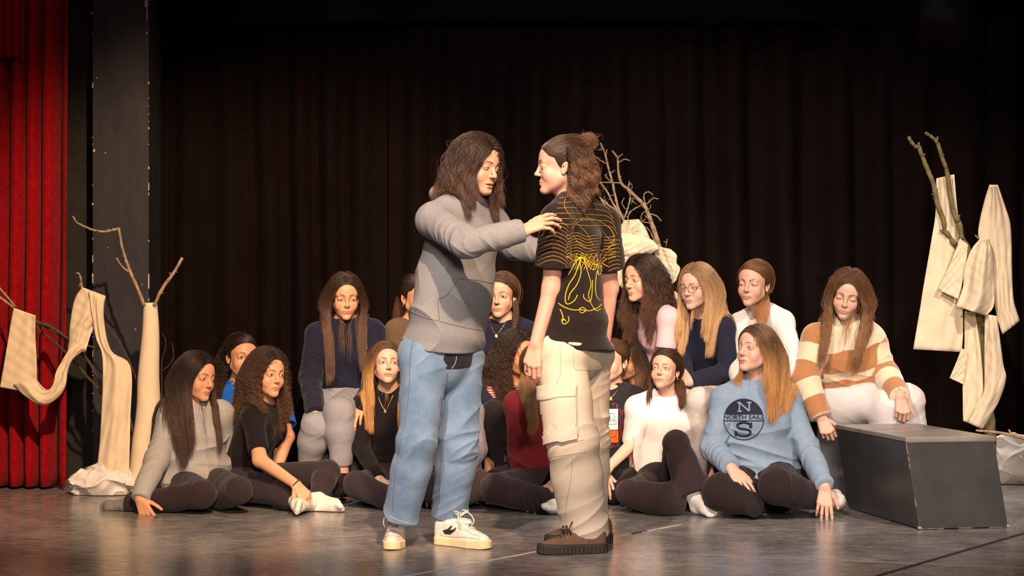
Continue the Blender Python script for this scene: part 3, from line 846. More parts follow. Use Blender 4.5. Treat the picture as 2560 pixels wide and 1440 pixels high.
        for _ in range(2):   # hair lies on the head, never under its surface
            Xl = p.tolocal(X.reshape(-1, 3).astype(F32)); nh = (Xl[:, 2] > .0)
            hf = lambda z: smin(skull(z, 0), ell(z, (0, -.028, .032), (.061, .056, .057)), .02)-F32(.0042)
            q_ = Xl[nh]; dd, gg = grad(hf, q_); q_ = q_+gg*np.maximum(-dd, 0)[:, None]
            Xw = X.reshape(-1, 3).copy(); Xw[nh] = p.toworld(q_); X = Xw.reshape(X.shape)
        # nothing may cross the face
        Xl = p.tolocal(X.reshape(-1, 3).astype(F32)).astype(float); fx = p.face.get('fx', .070)-.006
        inf = (Xl[:, 1] < -.045) & (Xl[:, 2] < .070) & (Xl[:, 2] > -.115) & (np.abs(Xl[:, 0]) < .12)
        fd = ell(Xl[inf].astype(F32), (0, -.062, -.022), (fx, .074, .088)); w_ = np.where(fd < 0, -fd+.001, 0); sg = np.repeat(np.sign(Q[:, 0]+1e-6), k)[inf]
        tmp = Xl[inf]; tmp[:, 0] += sg*w_*1.2; tmp[:, 1] += w_*.5; Xl[inf] = tmp
        Xw = X.reshape(-1, 3).copy(); Xw[inf] = p.toworld(tmp); X = Xw.reshape(X.shape)
        out.append(X); tn = .25+.5*rs.rand(len(gid))[near_]+.25*rs.rand(m); tones.append(tn)
    X = np.concatenate(out)
    X[..., 2] = np.maximum(X[..., 2], .004)
    so = strands_obj('strands', X, rad, mt, capobj, np.concatenate(tones), p.rootinv)
    return capobj
def _simple(p):
    J = p.J; f = p.fat; nk0 = p.toworld([(0, .022, -.045)])[0]
    o = getattr(p, 'coll_o', .02)
    tf = getattr(p, 'topf', None)
    if tf is not None:
        def g(P):
            return np.minimum(tf(P), cone(P, nk0, J['neck']+p.fw*.015, .05, .055))
        return g
    def g(P):
        d = cone(P, nk0, J['neck']+p.fw*.015, .05, .055)
        d = smin(d, p.torso(P, o), .03)
        for k in ('0', '1'):
            if 'el'+k in J: d = smin(d, p.arm(P, k, .06, .05, .04), .02)
        return d
    return g
Person.bodyf_simple = _simple
# ------------------------------------------------------------------ stage floor, curtains, pillar
def nodes_floor():
    m = bpy.data.materials.new('stage_vinyl'); m.use_nodes = True; nt = m.node_tree; b = nt.nodes['Principled BSDF']; N = nt.nodes.new; Lk = nt.links.new
    tc = N('ShaderNodeTexCoord')
    def noise(scale, sc, det=5, rough=.6):
        mp = N('ShaderNodeMapping'); mp.inputs['Scale'].default_value = sc; Lk(tc.outputs['Object'], mp.inputs[0])
        n = N('ShaderNodeTexNoise'); n.inputs['Scale'].default_value = scale; n.inputs['Detail'].default_value = det; n.inputs['Roughness'].default_value = rough; Lk(mp.outputs[0], n.inputs['Vector']); return n
    n1 = noise(5.0, (1.0, .8, 1), 8, .7); n2 = noise(26.0, (.35, 1.2, 1), 6, .7); n3 = noise(1.3, (1, 1, 1), 2)
    r1 = N('ShaderNodeValToRGB'); r1.color_ramp.elements[0].position = .36; r1.color_ramp.elements[0].color = (.075, .071, .070, 1); r1.color_ramp.elements[1].position = .66; r1.color_ramp.elements[1].color = (.33, .315, .305, 1)
    mx = N('ShaderNodeMix'); mx.inputs[0].default_value = .5; Lk(n1.outputs['Fac'], mx.inputs[2]); Lk(n2.outputs['Fac'], mx.inputs[3]); Lk(mx.outputs[0], r1.inputs[0]); Lk(r1.outputs[0], b.inputs['Base Color'])
    mr = N('ShaderNodeMapRange'); mr.inputs[1].default_value = .3; mr.inputs[2].default_value = .7; mr.inputs[3].default_value = .14; mr.inputs[4].default_value = .32
    Lk(n2.outputs['Fac'], mr.inputs[0]); Lk(mr.outputs[0], b.inputs['Roughness'])
    b.inputs['Specular IOR Level'].default_value = .5
    bu = N('ShaderNodeBump'); bu.inputs['Strength'].default_value = .25; bu.inputs['Distance'].default_value = .004
    nb = noise(16.0, (.25, 1.0, 1), 4); Lk(nb.outputs['Fac'], bu.inputs['Height']); Lk(bu.outputs[0], b.inputs['Normal'])
    return m
fm = MB(); fm.box((0, 7.5, -.05), (14, 10, .1)); tag(fm.build('floor', nodes_floor(), smooth=False), kind='structure')
def tape(name, label, a, b, w, m, grp=None):
    a = np.array(a); b = np.array(b); d = nrm(b-a); s = np.array([-d[1], d[0], 0])*w/2; z = np.array([0, 0, .0012])
    mb = MB(); V = [a-s, a+s, b+s, b-s, a-s+z, a+s+z, b+s+z, b-s+z]; mb.add(V, [(0, 1, 2, 3), (7, 6, 5, 4), (0, 4, 5, 1), (1, 5, 6, 2), (2, 6, 7, 3), (3, 7, 4, 0)])
    return tag(mb.build(name, m, smooth=False), label, 'tape', grp)
TW = mat('white_tape', (.55, .50, .46), rough=.5, var=.25, vscale=12); TB = mat('black_tape', (.012, .011, .011), rough=.6)
tape('tape_strip', 'white tape line running back across the floor under the brown shoes', fl(1000, 1443), fl(1700, 1312), .012, TW)
tape('tape_strip', 'worn continuation of the white tape line reaching the white sock', fl(1704, 1311), fl(1800, 1291), .008, mat('worn_tape', (.25, .23, .21), rough=.5, var=.6, vscale=30))
tape('tape_strip', 'thin pale seam line crossing the floor in front of the right box', fl(1752, 1386), fl(2620, 1422), .010, mat('pale_tape', (.22, .20, .19), rough=.4))
tape('tape_strip', 'dark tape line slanting across the floor at the lower right corner', fl(2180, 1444), fl(2600, 1322), .022, TB)
tape('tape_strip', 'small black tape patch lying over the white line', fl(1578, 1335), fl(1618, 1327), .014, TB)
# --- curtains
def curtain(name, x0, x1, Y, z0, z1, m, lam, amp, seed, nx=None, parent=None, taper=0, nz=26, kind='structure'):
    rs = np.random.RandomState(seed); nx = nx or int((x1-x0)/.009); xs = np.linspace(x0, x1, nx); zs = np.linspace(z0, z1, nz)
    ph = np.cumsum(2*math.pi/lam*(.65+.7*np.interp(xs, np.linspace(x0, x1, max(4, int((x1-x0)/lam))), rs.rand(max(4, int((x1-x0)/lam)))))*(x1-x0)/nx)
    am = amp*(.55+.9*np.interp(xs, np.linspace(x0, x1, max(4, int((x1-x0)/lam/1.5))), rs.rand(max(4, int((x1-x0)/lam/1.5)))))
    V = []
    for z in zs:
        t = (z-z0)/(z1-z0); w = .25*np.sin(z*1.7+xs*2.1)+.12*np.sin(z*4.1+xs*5.3)
        y = Y+am*(np.sin(ph+w)+.35*np.sin(2*ph+1.3+w*2))*(1-.25*t)
        x = xs+amp*.35*np.cos(ph+w)+(xs-(x0+x1)/2)*taper*t
        V.append(np.stack([x, y, np.full(nx, z)+0*x], 1))
    V = np.concatenate(V); i, j = np.meshgrid(np.arange(nz-1), np.arange(nx-1), indexing='ij'); a = (i*nx+j).ravel()
    o = meshobj(name, V, np.stack([a, a+1, a+nx+1, a+nx], 1), m, parent)
    s = o.modifiers.new('thickness', 'SOLIDIFY'); s.thickness = .004
    return o
CB = mat('black_drape', (.0078, .0050, .0043), rough=1, spec=.02, sheen=.0, bump=.4, bscale=400, var=.15, vscale=3)
tag(curtain('stage_curtain', -2.22, -.68, 11.50, .02, 3.6, CB, .22, .045, 3), 'plain black stage curtain hanging left of centre behind the hooded person', 'curtain')
tag(curtain('stage_curtain', -.72, 4.6, 11.42, .05, 3.6, CB, .24, .05, 5), 'wide black stage curtain filling the centre and right of the backdrop', 'curtain')
tag(curtain('curtain_border', -2.3, 4.6, 11.15, 2.56, 3.3, mat('border_black', (.006, .005, .005), rough=1, spec=.02), .6, .02, 8, nz=6), 'black border cloth hanging across the top above the curtains', 'curtain')
wb = MB(); wb.box((0, 11.75, 2.0), (14, .1, 4.2)); tag(wb.build('wall_back', mat('wall_black', (.008, .007, .007), rough=.95), smooth=False), kind='structure')
wb = MB(); wb.box((-3.6, 8, 2.0), (.1, 8, 4.2)); tag(wb.build('wall_left', mat('wall_black_side', (.008, .007, .007), rough=.95), smooth=False), kind='structure')
CR = mat('red_velvet', (.27, .002, .006), rough=.85, spec=.08, sheen=.06, bump=.5, bscale=260, var=.3, vscale=30)
rc = curtain('red_curtain', -3.30, -2.375, 10.72, .015, 3.3, CR, .105, .060, 12, taper=.04, nz=40)
tag(rc, 'deep red velvet curtain gathered in tall folds at the left edge of the stage', 'curtain')
kn = curtain('gathered_swag', -2.80, -2.60, 10.64, 2.30, 3.0, CR, .05, .018, 4, nz=20, parent=rc)
# pillar with chipped paint
def nodes_pillar():
    m = mat('pillar_paint', (.014, .014, .017), rough=.6, spec=.3, var=.45, vscale=5, stretch=(3, 3, .7), col2=(.030, .028, .032)); nt = m.node_tree; b = nt.nodes['Principled BSDF']
    tc = nt.nodes.new('ShaderNodeTexCoord'); v = nt.nodes.new('ShaderNodeTexVoronoi'); v.inputs['Scale'].default_value = 9; nt.links.new(tc.outputs['Object'], v.inputs['Vector'])
    lt = nt.nodes.new('ShaderNodeMath'); lt.operation = 'LESS_THAN'; lt.inputs[1].default_value = .035; nt.links.new(v.outputs['Distance'], lt.inputs[0])
    src = b.inputs['Base Color'].links[0].from_socket; mx = nt.nodes.new('ShaderNodeMix'); mx.data_type = 'RGBA'; mx.inputs[7].default_value = (.40, .36, .30, 1)
    nt.links.new(lt.outputs[0], mx.inputs[0]); nt.links.new(src, mx.inputs[6]); nt.links.new(mx.outputs[2], b.inputs['Base Color']); return m
PP_ = nodes_pillar(); PCH = mat('chipped_plaster', (.50, .45, .36), rough=.9)
mb = MB(); x0, x1 = (232-1280)*10.9/5000, (372-1280)*10.9/5000
mb.box(((x0+x1)/2, 10.9+.185, 1.9), (x1-x0, .37, 3.8)); pil = mb.build('pillar', PP_, smooth=False); tag(pil, 'black painted square pillar with chipped corners right of the red curtain', 'pillar')
rs = np.random.RandomState(2); ch = MB()
for xe in (x0, x1):
    z = .3
    while z < 2.7:
        L = rs.rand()**3*.05+.004; w = .003+.004*rs.rand(); ch.box((xe, 10.9, z), (w, w, L)); z += .02+rs.rand()**2*.28
for (px, py, w, h) in ((938, 15, .010, .05), (946, 70, .004, .11), (605, 968, .010, .014), (678, 983, .008, .005), (590, 86, .008, .008), (622, 500, .006, .007), (945, 215, .007, .012)):
    q = at(px*.3888, py*.3889, 10.9); ch.box((q[0], 10.9, q[2]), (w, .004, h))
ch.build('paint_chips', PCH, pil, smooth=False)
mb = MB(); mb.box((x1+.012, 10.9+.02, 1.9), (.006, .012, 3.8)); 
# dark flat behind, between red curtain and pillar
mb = MB(); mb.box(((165-1280)*11.2/5000, 11.2, 1.9), (.7, .05, 3.8)); tag(mb.build('trim_1', mat('black_flat', (.020, .018, .016), rough=.9, var=.2, vscale=20), smooth=False), kind='structure')
# --- wooden boxes
BP = mat('box_paint', (.042, .041, .043), rough=.42, spec=.45, var=.22, vscale=6, bump=.15, bscale=60); BPT = mat('box_paint_lit_top', (.20, .185, .175), rough=.35, spec=.5, var=.3, vscale=7)  # lid colour is box paint lightened for the light falling on the top
BE = mat('bare_wood_edge', (.34, .27, .19), rough=.8)
def slant_box(name, label, fl_, fr, bl, br, h, lean, grp=None, top=True):
    """box whose top is shifted by lean (x, y) against its floor outline; corners on the floor: front left / right, back left / right"""
    P4 = [np.array([*q[:2], 0.004]) for q in (fl_, fr, br, bl)]; up = np.array([lean[0], lean[1], h-.024])
    root = empty(name, tuple(np.mean(P4, 0)*np.array([1, 1, 0]))); off = np.array(root.location)
    mb = MB(); mb.add([p-off for p in P4]+[p+up-off for p in P4], [(3, 2, 1, 0), (4, 5, 6, 7), (0, 1, 5, 4), (1, 2, 6, 5), (2, 3, 7, 6), (3, 0, 4, 7)]); b = mb.build('body', BP, root, smooth=False)
    bv = b.modifiers.new('bevel', 'BEVEL'); bv.width = .003; bv.segments = 2
    k = up*1.0; c = np.mean(P4, 0); T = [p+up-off+(p-c)*.012 for p in P4]; hh = np.array([0, 0, .022])
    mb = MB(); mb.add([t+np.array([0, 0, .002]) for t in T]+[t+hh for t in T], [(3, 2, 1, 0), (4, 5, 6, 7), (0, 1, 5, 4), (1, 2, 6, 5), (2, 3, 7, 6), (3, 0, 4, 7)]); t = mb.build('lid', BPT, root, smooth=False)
    bv = t.modifiers.new('bevel', 'BEVEL'); bv.width = .003; bv.segments = 2
    # worn wood along edges
    mb = MB(); rs = np.random.RandomState(4)
    def worn(a, b, n, w=.0025):
        for i in range(n):
            u = rs.rand(); L = rs.rand()*.06+.01; d = nrm(b-a); p = a+(b-a)*u; mb.tube([p-off, p+d*min(L, np.linalg.norm(b-a)*(1-u))-off], w, 4)
    if lean[0]: worn(P4[0], P4[0]+up, 7, .0016); worn(P4[0], P4[1], 6, .0014); worn(P4[1], P4[1]+up, 3, .0014)
    if lean[0]:
        mb.tube([P4[0]+up-off+np.array([0, -.002, .001]), P4[1]+up-off+np.array([0, -.002, .001])], .0022, 4)
        for q in (P4[0], P4[1]): mb.box(q-off+np.array([0, .003, .006]), (.014, .014, .010))
    if lean[0]: mb.build('worn_edges', BE, root, smooth=False)
    tag(root, label, 'box', grp); return root
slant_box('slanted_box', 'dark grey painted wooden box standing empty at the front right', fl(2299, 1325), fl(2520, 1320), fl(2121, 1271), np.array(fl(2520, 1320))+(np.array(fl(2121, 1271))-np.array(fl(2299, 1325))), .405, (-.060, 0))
def plain_box(label, x0, x1, y0, y1, h=.405):
    slant_box('seat_box', label, (x0, y0, 0), (x1, y0, 0), (x0, y1, 0), (x1, y1, 0), h, (0, 0))
X = lambda px, Y: (px-1280)*Y/5000
plain_box('dark grey box under the person in the navy hoodie', X(800, 10.3), X(908, 10.3), 10.25, 10.95, .40)
plain_box('dark box behind the blue jeans under the olive T-shirt wearer', X(985, 10.35), X(1125, 10.35), 10.32, 10.95, .40)
plain_box('dark box under the person with the side braid', X(1190, 10.35), X(1330, 10.35), 10.32, 10.95, .40)
plain_box('dark box under the person in the pale pink T-shirt', X(1600, 10.3), X(1725, 10.3), 10.38, 10.95, .40)
plain_box('dark box under the person with glasses', X(1735, 10.3), X(1845, 10.3), 10.12, 10.85, .40)
plain_box('grey box edge visible right of the light blue sweatshirt', X(1890, 10.0), X(2040, 10.0), 10.20, 10.80, .40)
plain_box('dark box under the person in the striped sweater', X(2052, 10.0), X(2200, 10.0), 10.12, 10.75, .40)
# ------------------------------------------------------------------ people: materials
MSK = mat('skin', (1, 1, 1), rough=.48, spec=.35, attr='Col', sss=.12, var=.10, vscale=60)
def cloth(name, rgb, **k):
    k.setdefault('rough', .95); k.setdefault('spec', .08); k.setdefault('sheen', .06); k.setdefault('bump', .35); k.setdefault('bscale', 500); k.setdefault('var', .10); k.setdefault('vscale', 40)
    return mat(name, rgb, **k)
HB = {}
def hbase(h):
    if h not in HB: HB[h] = mat('hair_base', hair_dark(h), rough=.7, spec=.15)
    return HB[h]
HM = {}
def hmat(root, tip, tw=.5):
    k = (root, tip, tw)
    if k not in HM: HM[k] = hair_mat('hair', root, tip, tw=tw)
    return HM[k]
BLACK = ((.020, .012, .009), (.060, .030, .018))
DARK = ((.034, .018, .011), (.105, .052, .026))
BROWN = ((.075, .038, .020), (.20, .10, .045))
OMBRE = ((.10, .052, .027), (.52, .26, .085))
BLOND = ((.30, .18, .09), (.66, .40, .17))
SK_PINK = (.68, .37, .25); SK_WARM = (.64, .32, .18); SK_TAN = (.48, .23, .12); SK_OLIVE = (.56, .31, .19)
NS = 1.0
def person(name, label, want=True, **k):
    if ONLY and name not in ONLY.split(','): return None
    J = {a: (at(*v) if len(v) == 3 else np.array(v[1:])) for a, v in k.pop('J').items()}
    p = Person(name, J, **k); p.nm = name
    tag(p.root, label, 'person')
    p.hairbase = hbase(p.hair); p.t0 = time.time()
    return p
def chk(p):
    J = p.J; d = lambda a, b: round(float(np.linalg.norm(J[a]-J[b])), 2) if a in J and b in J else None
    print('LEN', p.nm, 'torso', d('neck', 'pel'), 'sh', d('sh0', 'sh1'), 'ua', d('sh0', 'el0'), d('sh1', 'el1'), 'fa', d('el0', 'wr0'), d('el1', 'wr1'), 'th', d('hip0', 'kn0'), d('hip1', 'kn1'), 'sn', d('kn0', 'an0'), d('kn1', 'an1'), 't=%.1f' % (time.time()-p.t0))
def hair(p, pal, **k):
    k['n'] = int(k.get('n', 5000)*NS); k.setdefault('rad', .00065); k.setdefault('K', 200)
    tw = k.pop('tw', .5)
    return hair_for(p, hmat(pal[0], pal[1], tw), **k)
def ring_part(p, name, pts, r, m, n=8, parent=None, closed=False):
    pts = [np.asarray(q)-p.rootinv for q in pts]
    mb = MB(); mb.tube(pts+([pts[0], pts[1]] if closed else []), r, n); return mb.build(name, m, parent or p.root)
GOLD = mat('gold', (.75, .48, .16), rough=.25, metal=1.0, spec=.5)
def hoop(p, side, R=.010, r=.0018, dz=-.040):
    c = np.array([side*.0735, .012, dz]); pts = [p.toworld([c+np.array([0, R*math.cos(a), R*math.sin(a)-R])])[0] for a in np.linspace(0, 2*math.pi, 20)[:-1]]
    return ring_part(p, 'earring', pts, r, GOLD, 6, closed=True)
def chain(p, px, pend=True):
    """a fine chain laid over skin and shirt, through photo pixels; a pendant hangs at its lowest point"""
    V1 = np.array([v.co[:] for v in p.body.data.vertices])+p.rootinv; F1 = [tuple(f.vertices) for f in p.body.data.polygons]
    s1 = Surf(V1, F1); s2 = Surf(*p.topVF); pts = []
    for q in smooth_poly(px, 5):
        hs = [h for h in (s1.hit(q[0], q[1], .002)[0], s2.hit(q[0], q[1], .002)[0]) if h is not None]
        if hs: pts.append(min(hs, key=lambda h: h[1]))
    if len(pts) < 3: return
    o = ring_part(p, 'necklace', pts, .0011, GOLD, 5)
    if pend:
        q = min(pts, key=lambda h: h[2])-p.rootinv; mb = MB(); n = 14; V = []
        for y in (-.003, .0):
            V += [(q[0]+.0068*math.cos(2*math.pi*k/n), q[1]-.002+y, q[2]-.008+.0085*math.sin(2*math.pi*k/n)) for k in range(n)]
        mb.add(V, [tuple(range(n)), tuple(range(2*n-1, n-1, -1))]+[(k, k+n, (k+1) % n+n, (k+1) % n) for k in range(n)])
        mb.build('pendant', GOLD, o, smooth=False)
    return o
def tobj(p, parts=('top', 'bot')):
    """ray-cast surface of chosen garments in world space"""
    return None
class Surf:
    """a garment surface on which seams, prints and lettering are laid"""
    def __init__(s, V, Fc):
        s.bv = BVHTree.FromPolygons([tuple(map(float, v)) for v in V], [tuple(map(int, f)) for f in Fc])
    def hit(s, px, py, off=.0012):
        o = Vector((0, 0, CAMH)); d = Vector(tuple(at(px, py, 10.0)))-o; d.normalize()
        h, n, i, t = s.bv.ray_cast(o, d, 30)
        if h is None: return None, None
        if n.dot(d) > 0: n = -n
        return np.array(h+n*off), np.array(n)
    def line(s, pts, step=3.0):
        out = []; pts = [np.array(q, float) for q in pts]
        for a, b in zip(pts[:-1], pts[1:]):
            k = max(1, int(np.linalg.norm(b-a)/step))
            for i in range(k): out.append(a+(b-a)*i/k)
        out.append(pts[-1]); return out
def smooth_poly(pts, n=6):
    """Catmull-Rom through the points"""
    P = [np.array(p, float) for p in pts]; P = [2*P[0]-P[1]]+P+[2*P[-1]-P[-2]]; out = []
    for i in range(1, len(P)-2):
        for k in range(n):
            t = k/n; a, b, c, d = P[i-1], P[i], P[i+1], P[i+2]
            out.append(.5*((2*b)+(-a+c)*t+(2*a-5*b+4*c-d)*t*t+(-a+3*b-3*c+d)*t**3))
    out.append(P[-2]); return out
def marks(p, surf, name, polys, w, material, parent, off=.001, smooth=True, step=3.0, tube=False):
    """thin raised lines lying on a garment: each poly is a list of (px, py)"""
    mb = MB()
    for poly in polys:
        q = smooth_poly(poly) if smooth and len(poly) > 2 else poly
        run = []; nn = []
        def flush():
            if len(run) > 1:
                V = []; m = len(run)
                for i in range(m):
                    t = nrm(run[min(i+1, m-1)]-run[max(i-1, 0)]); sd = nrm(np.cross(t, nn[i]))
                    V += [run[i]-sd*w/2, run[i]+nn[i]*w*.25, run[i]+sd*w/2, run[i]-nn[i]*.002]
                F_ = []
                for i in range(m-1):
                    for k in range(4): F_.append((i*4+k, i*4+(k+1) % 4, (i+1)*4+(k+1) % 4, (i+1)*4+k))
                F_ += [(3, 2, 1, 0), tuple((m-1)*4+k for k in range(4))]
                mb.add([v-p.rootinv for v in V], F_)
            run.clear(); nn.clear()
        for pt in surf.line(q, step):
            h, n = surf.hit(pt[0], pt[1], off)
            if h is None or (run and np.linalg.norm(h-run[-1]) > .05): flush(); continue
            run.append(h); nn.append(n)
        flush()
    if mb.V: return mb.build(name, material, parent)
def text_verts(txt, size, font=None, bold=0.0, extr=0):
    cu = bpy.data.curves.new('t', 'FONT'); cu.body = txt; cu.size = size; cu.align_x = 'CENTER'; cu.align_y = 'CENTER'; cu.offset = bold; cu.resolution_u = 6
    o = bpy.data.objects.new('t', cu); C.objects.link(o); dg = bpy.context.evaluated_depsgraph_get()
    me = bpy.data.meshes.new_from_object(o.evaluated_get(dg)); import bmesh as _b
    bm = _b.new(); bm.from_mesh(me); _b.ops.triangulate(bm, faces=bm.faces)
    V = np.array([v.co[:] for v in bm.verts]); Fc = [tuple(v.index for v in f.verts) for f in bm.faces]; bm.free()
    bpy.data.objects.remove(o); bpy.data.curves.remove(cu); bpy.data.meshes.remove(me); return V, Fc
def fine(V, Fc, L):
    """split long edges so that flat art can follow a curved cloth"""
    import bmesh as _b
    bm = _b.new(); vs = [bm.verts.new(tuple(v)) for v in V]
    for f in Fc:
        try: bm.faces.new([vs[i] for i in f])
        except ValueError: pass
    _b.ops.triangulate(bm, faces=bm.faces)
    for _ in range(5):
        e = [e for e in bm.edges if e.calc_length() > L]
        if not e: break
        _b.ops.subdivide_edges(bm, edges=e, cuts=1)
        _b.ops.triangulate(bm, faces=[f for f in bm.faces if len(f.verts) > 3])
    bm.verts.index_update()
    V = np.array([v.co[:] for v in bm.verts]); Fc = [tuple(v.index for v in f.verts) for f in bm.faces]; bm.free(); return V, Fc
def art(p, surf, name, V2, Fc, material, parent, off=.0015):
    """lay flat art (photo pixels) on a garment"""
    V = []; ok = []
    for v in V2:
        h, n = surf.hit(v[0], v[1], off); ok.append(h is not None); V.append(h if h is not None else np.zeros(3))
    F2 = [f for f in Fc if all(ok[i] for i in f)]
    used = sorted(set(i for f in F2 for i in f)); ix = {u: i for i, u in enumerate(used)}
    if not used: return
    return meshobj(name, np.array([V[u]-p.rootinv for u in used]), [tuple(ix[i] for i in f) for f in F2], material, parent)
C_GREYM = cloth('grey_melange', (.34, .325, .31), var=.22, vscale=220)
C_BLACK = cloth('black_cotton', (.012, .009, .010))
C_AUB = cloth('dark_brown_jersey', (.030, .020, .022), sheen=.10)
C_NAVY = cloth('navy_knit', (.013, .014, .026), sheen=.08)
C_SOCKG = cloth('grey_sock', (.20, .19, .18)); C_WHITE = cloth('white_cotton', (.78, .74, .70), var=.04); C_SOCKW = cloth('white_sock', (.66, .60, .52), var=.18, vscale=25)
# A: grey sweatshirt, front left
p = person('A', 'person at far left in a grey sweatshirt, long straight dark hair, hand on the floor',
  J=dict(head=(494, 942, 9.70), neck=(474, 1012, 9.76), pel=(486, 1206, 9.78), sh0=(428, 1040, 9.72), sh1=(552, 1035, 9.84), el0=(392, 1150, 9.62), wr0=(349, 1246, 9.45),
    el1=(572, 1130, 9.95), wr1=(560, 1200, 9.95), hip0=(452, 1212, 9.74), hip1=(530, 1208, 9.78), kn0=(505, 1236, 9.42), an0=(322, 1262, 9.58), toe0=(252, 1271, 9.62), heel0=(318, 1275, 9.66),
    kn1=(596, 1226, 9.42), an1=(545, 1254, 9.66)),
  yaw=52, pitch=-6, roll=4, hair=BLACK[0], skin=SK_WARM, gaze=(.15, -.02), seed=2, hips=.95,
  hands={'0': dict(d=(.45, -.35, -.85), n=(-.45, -.80, .35), th=-1, curl=(.25, .45, .5, .55), spread=.16)})
if p:
    p.top(C_GREYM, 'sweatshirt', o=.020, loose=.022, ru=.062, re=.058, rw=.047, fold=.006, tfold=.012, cuff=.035, hem=-.01, puff=.17)
    p.bottom(C_AUB, rh=.088, rk=.064, ra=.050, o=.010)
    p.sock('0', C_SOCKG)
    p.build_body(MSK); hair(p, BLACK, length=.46, n=6500, front=.8, thick=.016, clump=.45); chk(p)
# B: blue tee behind
p = person('B', 'person in a blue T-shirt with dark curly tied hair, half hidden behind another sitter',
  J=dict(head=(606, 892, 10.20), neck=(604, 966, 10.26), pel=(630, 1185, 10.30), sh0=(545, 992, 10.3), sh1=(692, 1000, 10.2), el0=(545, 1100, 10.3), wr0=(570, 1190, 10.2),
    el1=(718, 1092, 10.1), wr1=(692, 1180, 9.98), hip0=(600, 1190, 10.3), hip1=(670, 1190, 10.3), kn0=(580, 1215, 9.95), an0=(640, 1235, 9.95), kn1=(690, 1215, 9.95), an1=(650, 1235, 9.95)),
  yaw=26, pitch=0, roll=4, hair=BLACK[0], skin=SK_WARM, seed=3)
if p:
    p.top(cloth('blue_cotton', (.02, .13, .58)), 'tshirt', o=.012, loose=.02, sleeve=.36, ru=.062, re=.066, tfold=.008)
    p.bottom(C_BLACK); p.build_body(MSK)
    hair(p, BLACK, n=5500, groups=[dict(share=.55, style='tie', G=(-.045, .085, -.02), mask=lambda Q: Q[:, 0] < .2, path=[at(578, 900, 10.28), at(560, 935, 10.30), at(556, 985, 10.33), at(570, 1030, 10.3)], tr=.028, curl=.008, length=.35),
      dict(share=.45, style='loose', length=.30, curl=.009, mask=lambda Q: Q[:, 1] > .03, front=0)], curlw=.022); chk(p)
# C: black tee, curly
p = person('C', 'person in a black T-shirt with brown curly hair reaching for a white sock',
  J=dict(head=(671, 934, 9.86), neck=(648, 1006, 9.92), pel=(606, 1200, 9.98), sh0=(634, 1048, 9.78), sh1=(684, 1036, 10.06), el0=(650, 1150, 9.62), wr0=(738, 1210, 9.46),
    el1=(702, 1130, 10.1), wr1=(690, 1200, 10.1), hip0=(588, 1208, 9.90), hip1=(640, 1204, 10.0), kn0=(712, 1234, 9.60), an0=(742, 1254, 9.52), toe0=(742, 1268, 9.30), heel0=(775, 1262, 9.55),
    kn1=(818, 1182, 9.80), an1=(792, 1248, 9.62), toe1=(858, 1268, 9.50), heel1=(782, 1272, 9.58)),
  yaw=38, pitch=-2, roll=3, hair=DARK[0], skin=SK_WARM, gaze=(.2, .05), seed=4,
  hands={'0': dict(d=(.62, -.30, -.70), n=(.35, -.75, .55), th=1, curl=(.7, .8, .85, .9), spread=.05)})
if p:
    p.top(C_BLACK, 'tshirt', o=.010, loose=.004, sleeve=.40, ru=.052, re=.052, tfold=.004)
    p.bottom(C_AUB, 'leggings', rh=.088, rk=.062, ra=.040, fold=.0015, o=.006)
    p.sock('0', C_SOCKW); p.sock('1', C_SOCKW)
    p.build_body(MSK); hair(p, DARK, length=.33, n=6500, curl=.011, curlw=.030, thick=.024, frizz=.003, clump=.6, front=.35, flat=.3, K=260)
    hoop(p, -1); ring_part(p, 'bracelet', [p.J['wr0']+.0265*(np.array([.55, .45, .7])*0+np.array(a)) for a in [tuple(np.cos(t)*nrm([.7, .2, .75])+np.sin(t)*nrm([.1, -.95, .2])) for t in np.linspace(0, 2*math.pi, 18)[:-1]]], .0025, C_BLACK, 6, closed=True)
    chk(p)
# D: navy hoodie on the box
p = person('D', 'person in a navy hoodie and grey sweatpants with very long dark hair, on a box',
  J=dict(head=(863, 741, 10.28), neck=(864, 812, 10.34), pel=(852, 1003, 10.42), sh0=(796, 838, 10.32), sh1=(928, 832, 10.34), el0=(776, 945, 10.25), wr0=(788, 1034, 10.02),
    el1=(948, 940, 10.25), wr1=(905, 1010, 10.05), hip0=(818, 1010, 10.38), hip1=(886, 1010, 10.38), kn0=(790, 1066, 10.02), an0=(764, 1196, 10.12), toe0=(750, 1225, 9.95),
    kn1=(848, 1030, 9.98), an1=(855, 1198, 10.00), toe1=(848, 1232, 9.84), heel1=(860, 1225, 10.02)),
  yaw=12, pitch=-10, hair=DARK[0], skin=SK_WARM, face=dict(eye=.45), gaze=(.1, -.35), seed=5,
  hands={'0': dict(d=(.08, -.35, -.93), n=(0, -.93, .36), th=1, curl=(.35, .35, .4, .45), spread=.14)})
if p:
    p.top(C_NAVY, 'hoodie', o=.022, loose=.030, ru=.066, re=.060, rw=.048, fold=.006, tfold=.012, cuff=.036, hem=-.02, hood=True)
    p.bottom(cloth('light_grey_fleece', (.25, .245, .26), var=.16, vscale=200), 'sweatpants', rh=.100, rk=.076, ra=.052, rc=.076, end=.80, fold=.006, o=.016)
    p.build_body(MSK, legs=('1',)); p.sock('1', C_BLACK, top=.03)
    hair(p, DARK, length=.50, n=7000, front=.8, thick=.014, clump=.4)
    sf = Surf(*p.topVF); marks(p, sf, 'letter', [[(901, 858), (917, 853), (904, 868), (918, 864)], [(903, 874), (919, 870)]], .0035, C_WHITE, p.topobj, smooth=False); chk(p)
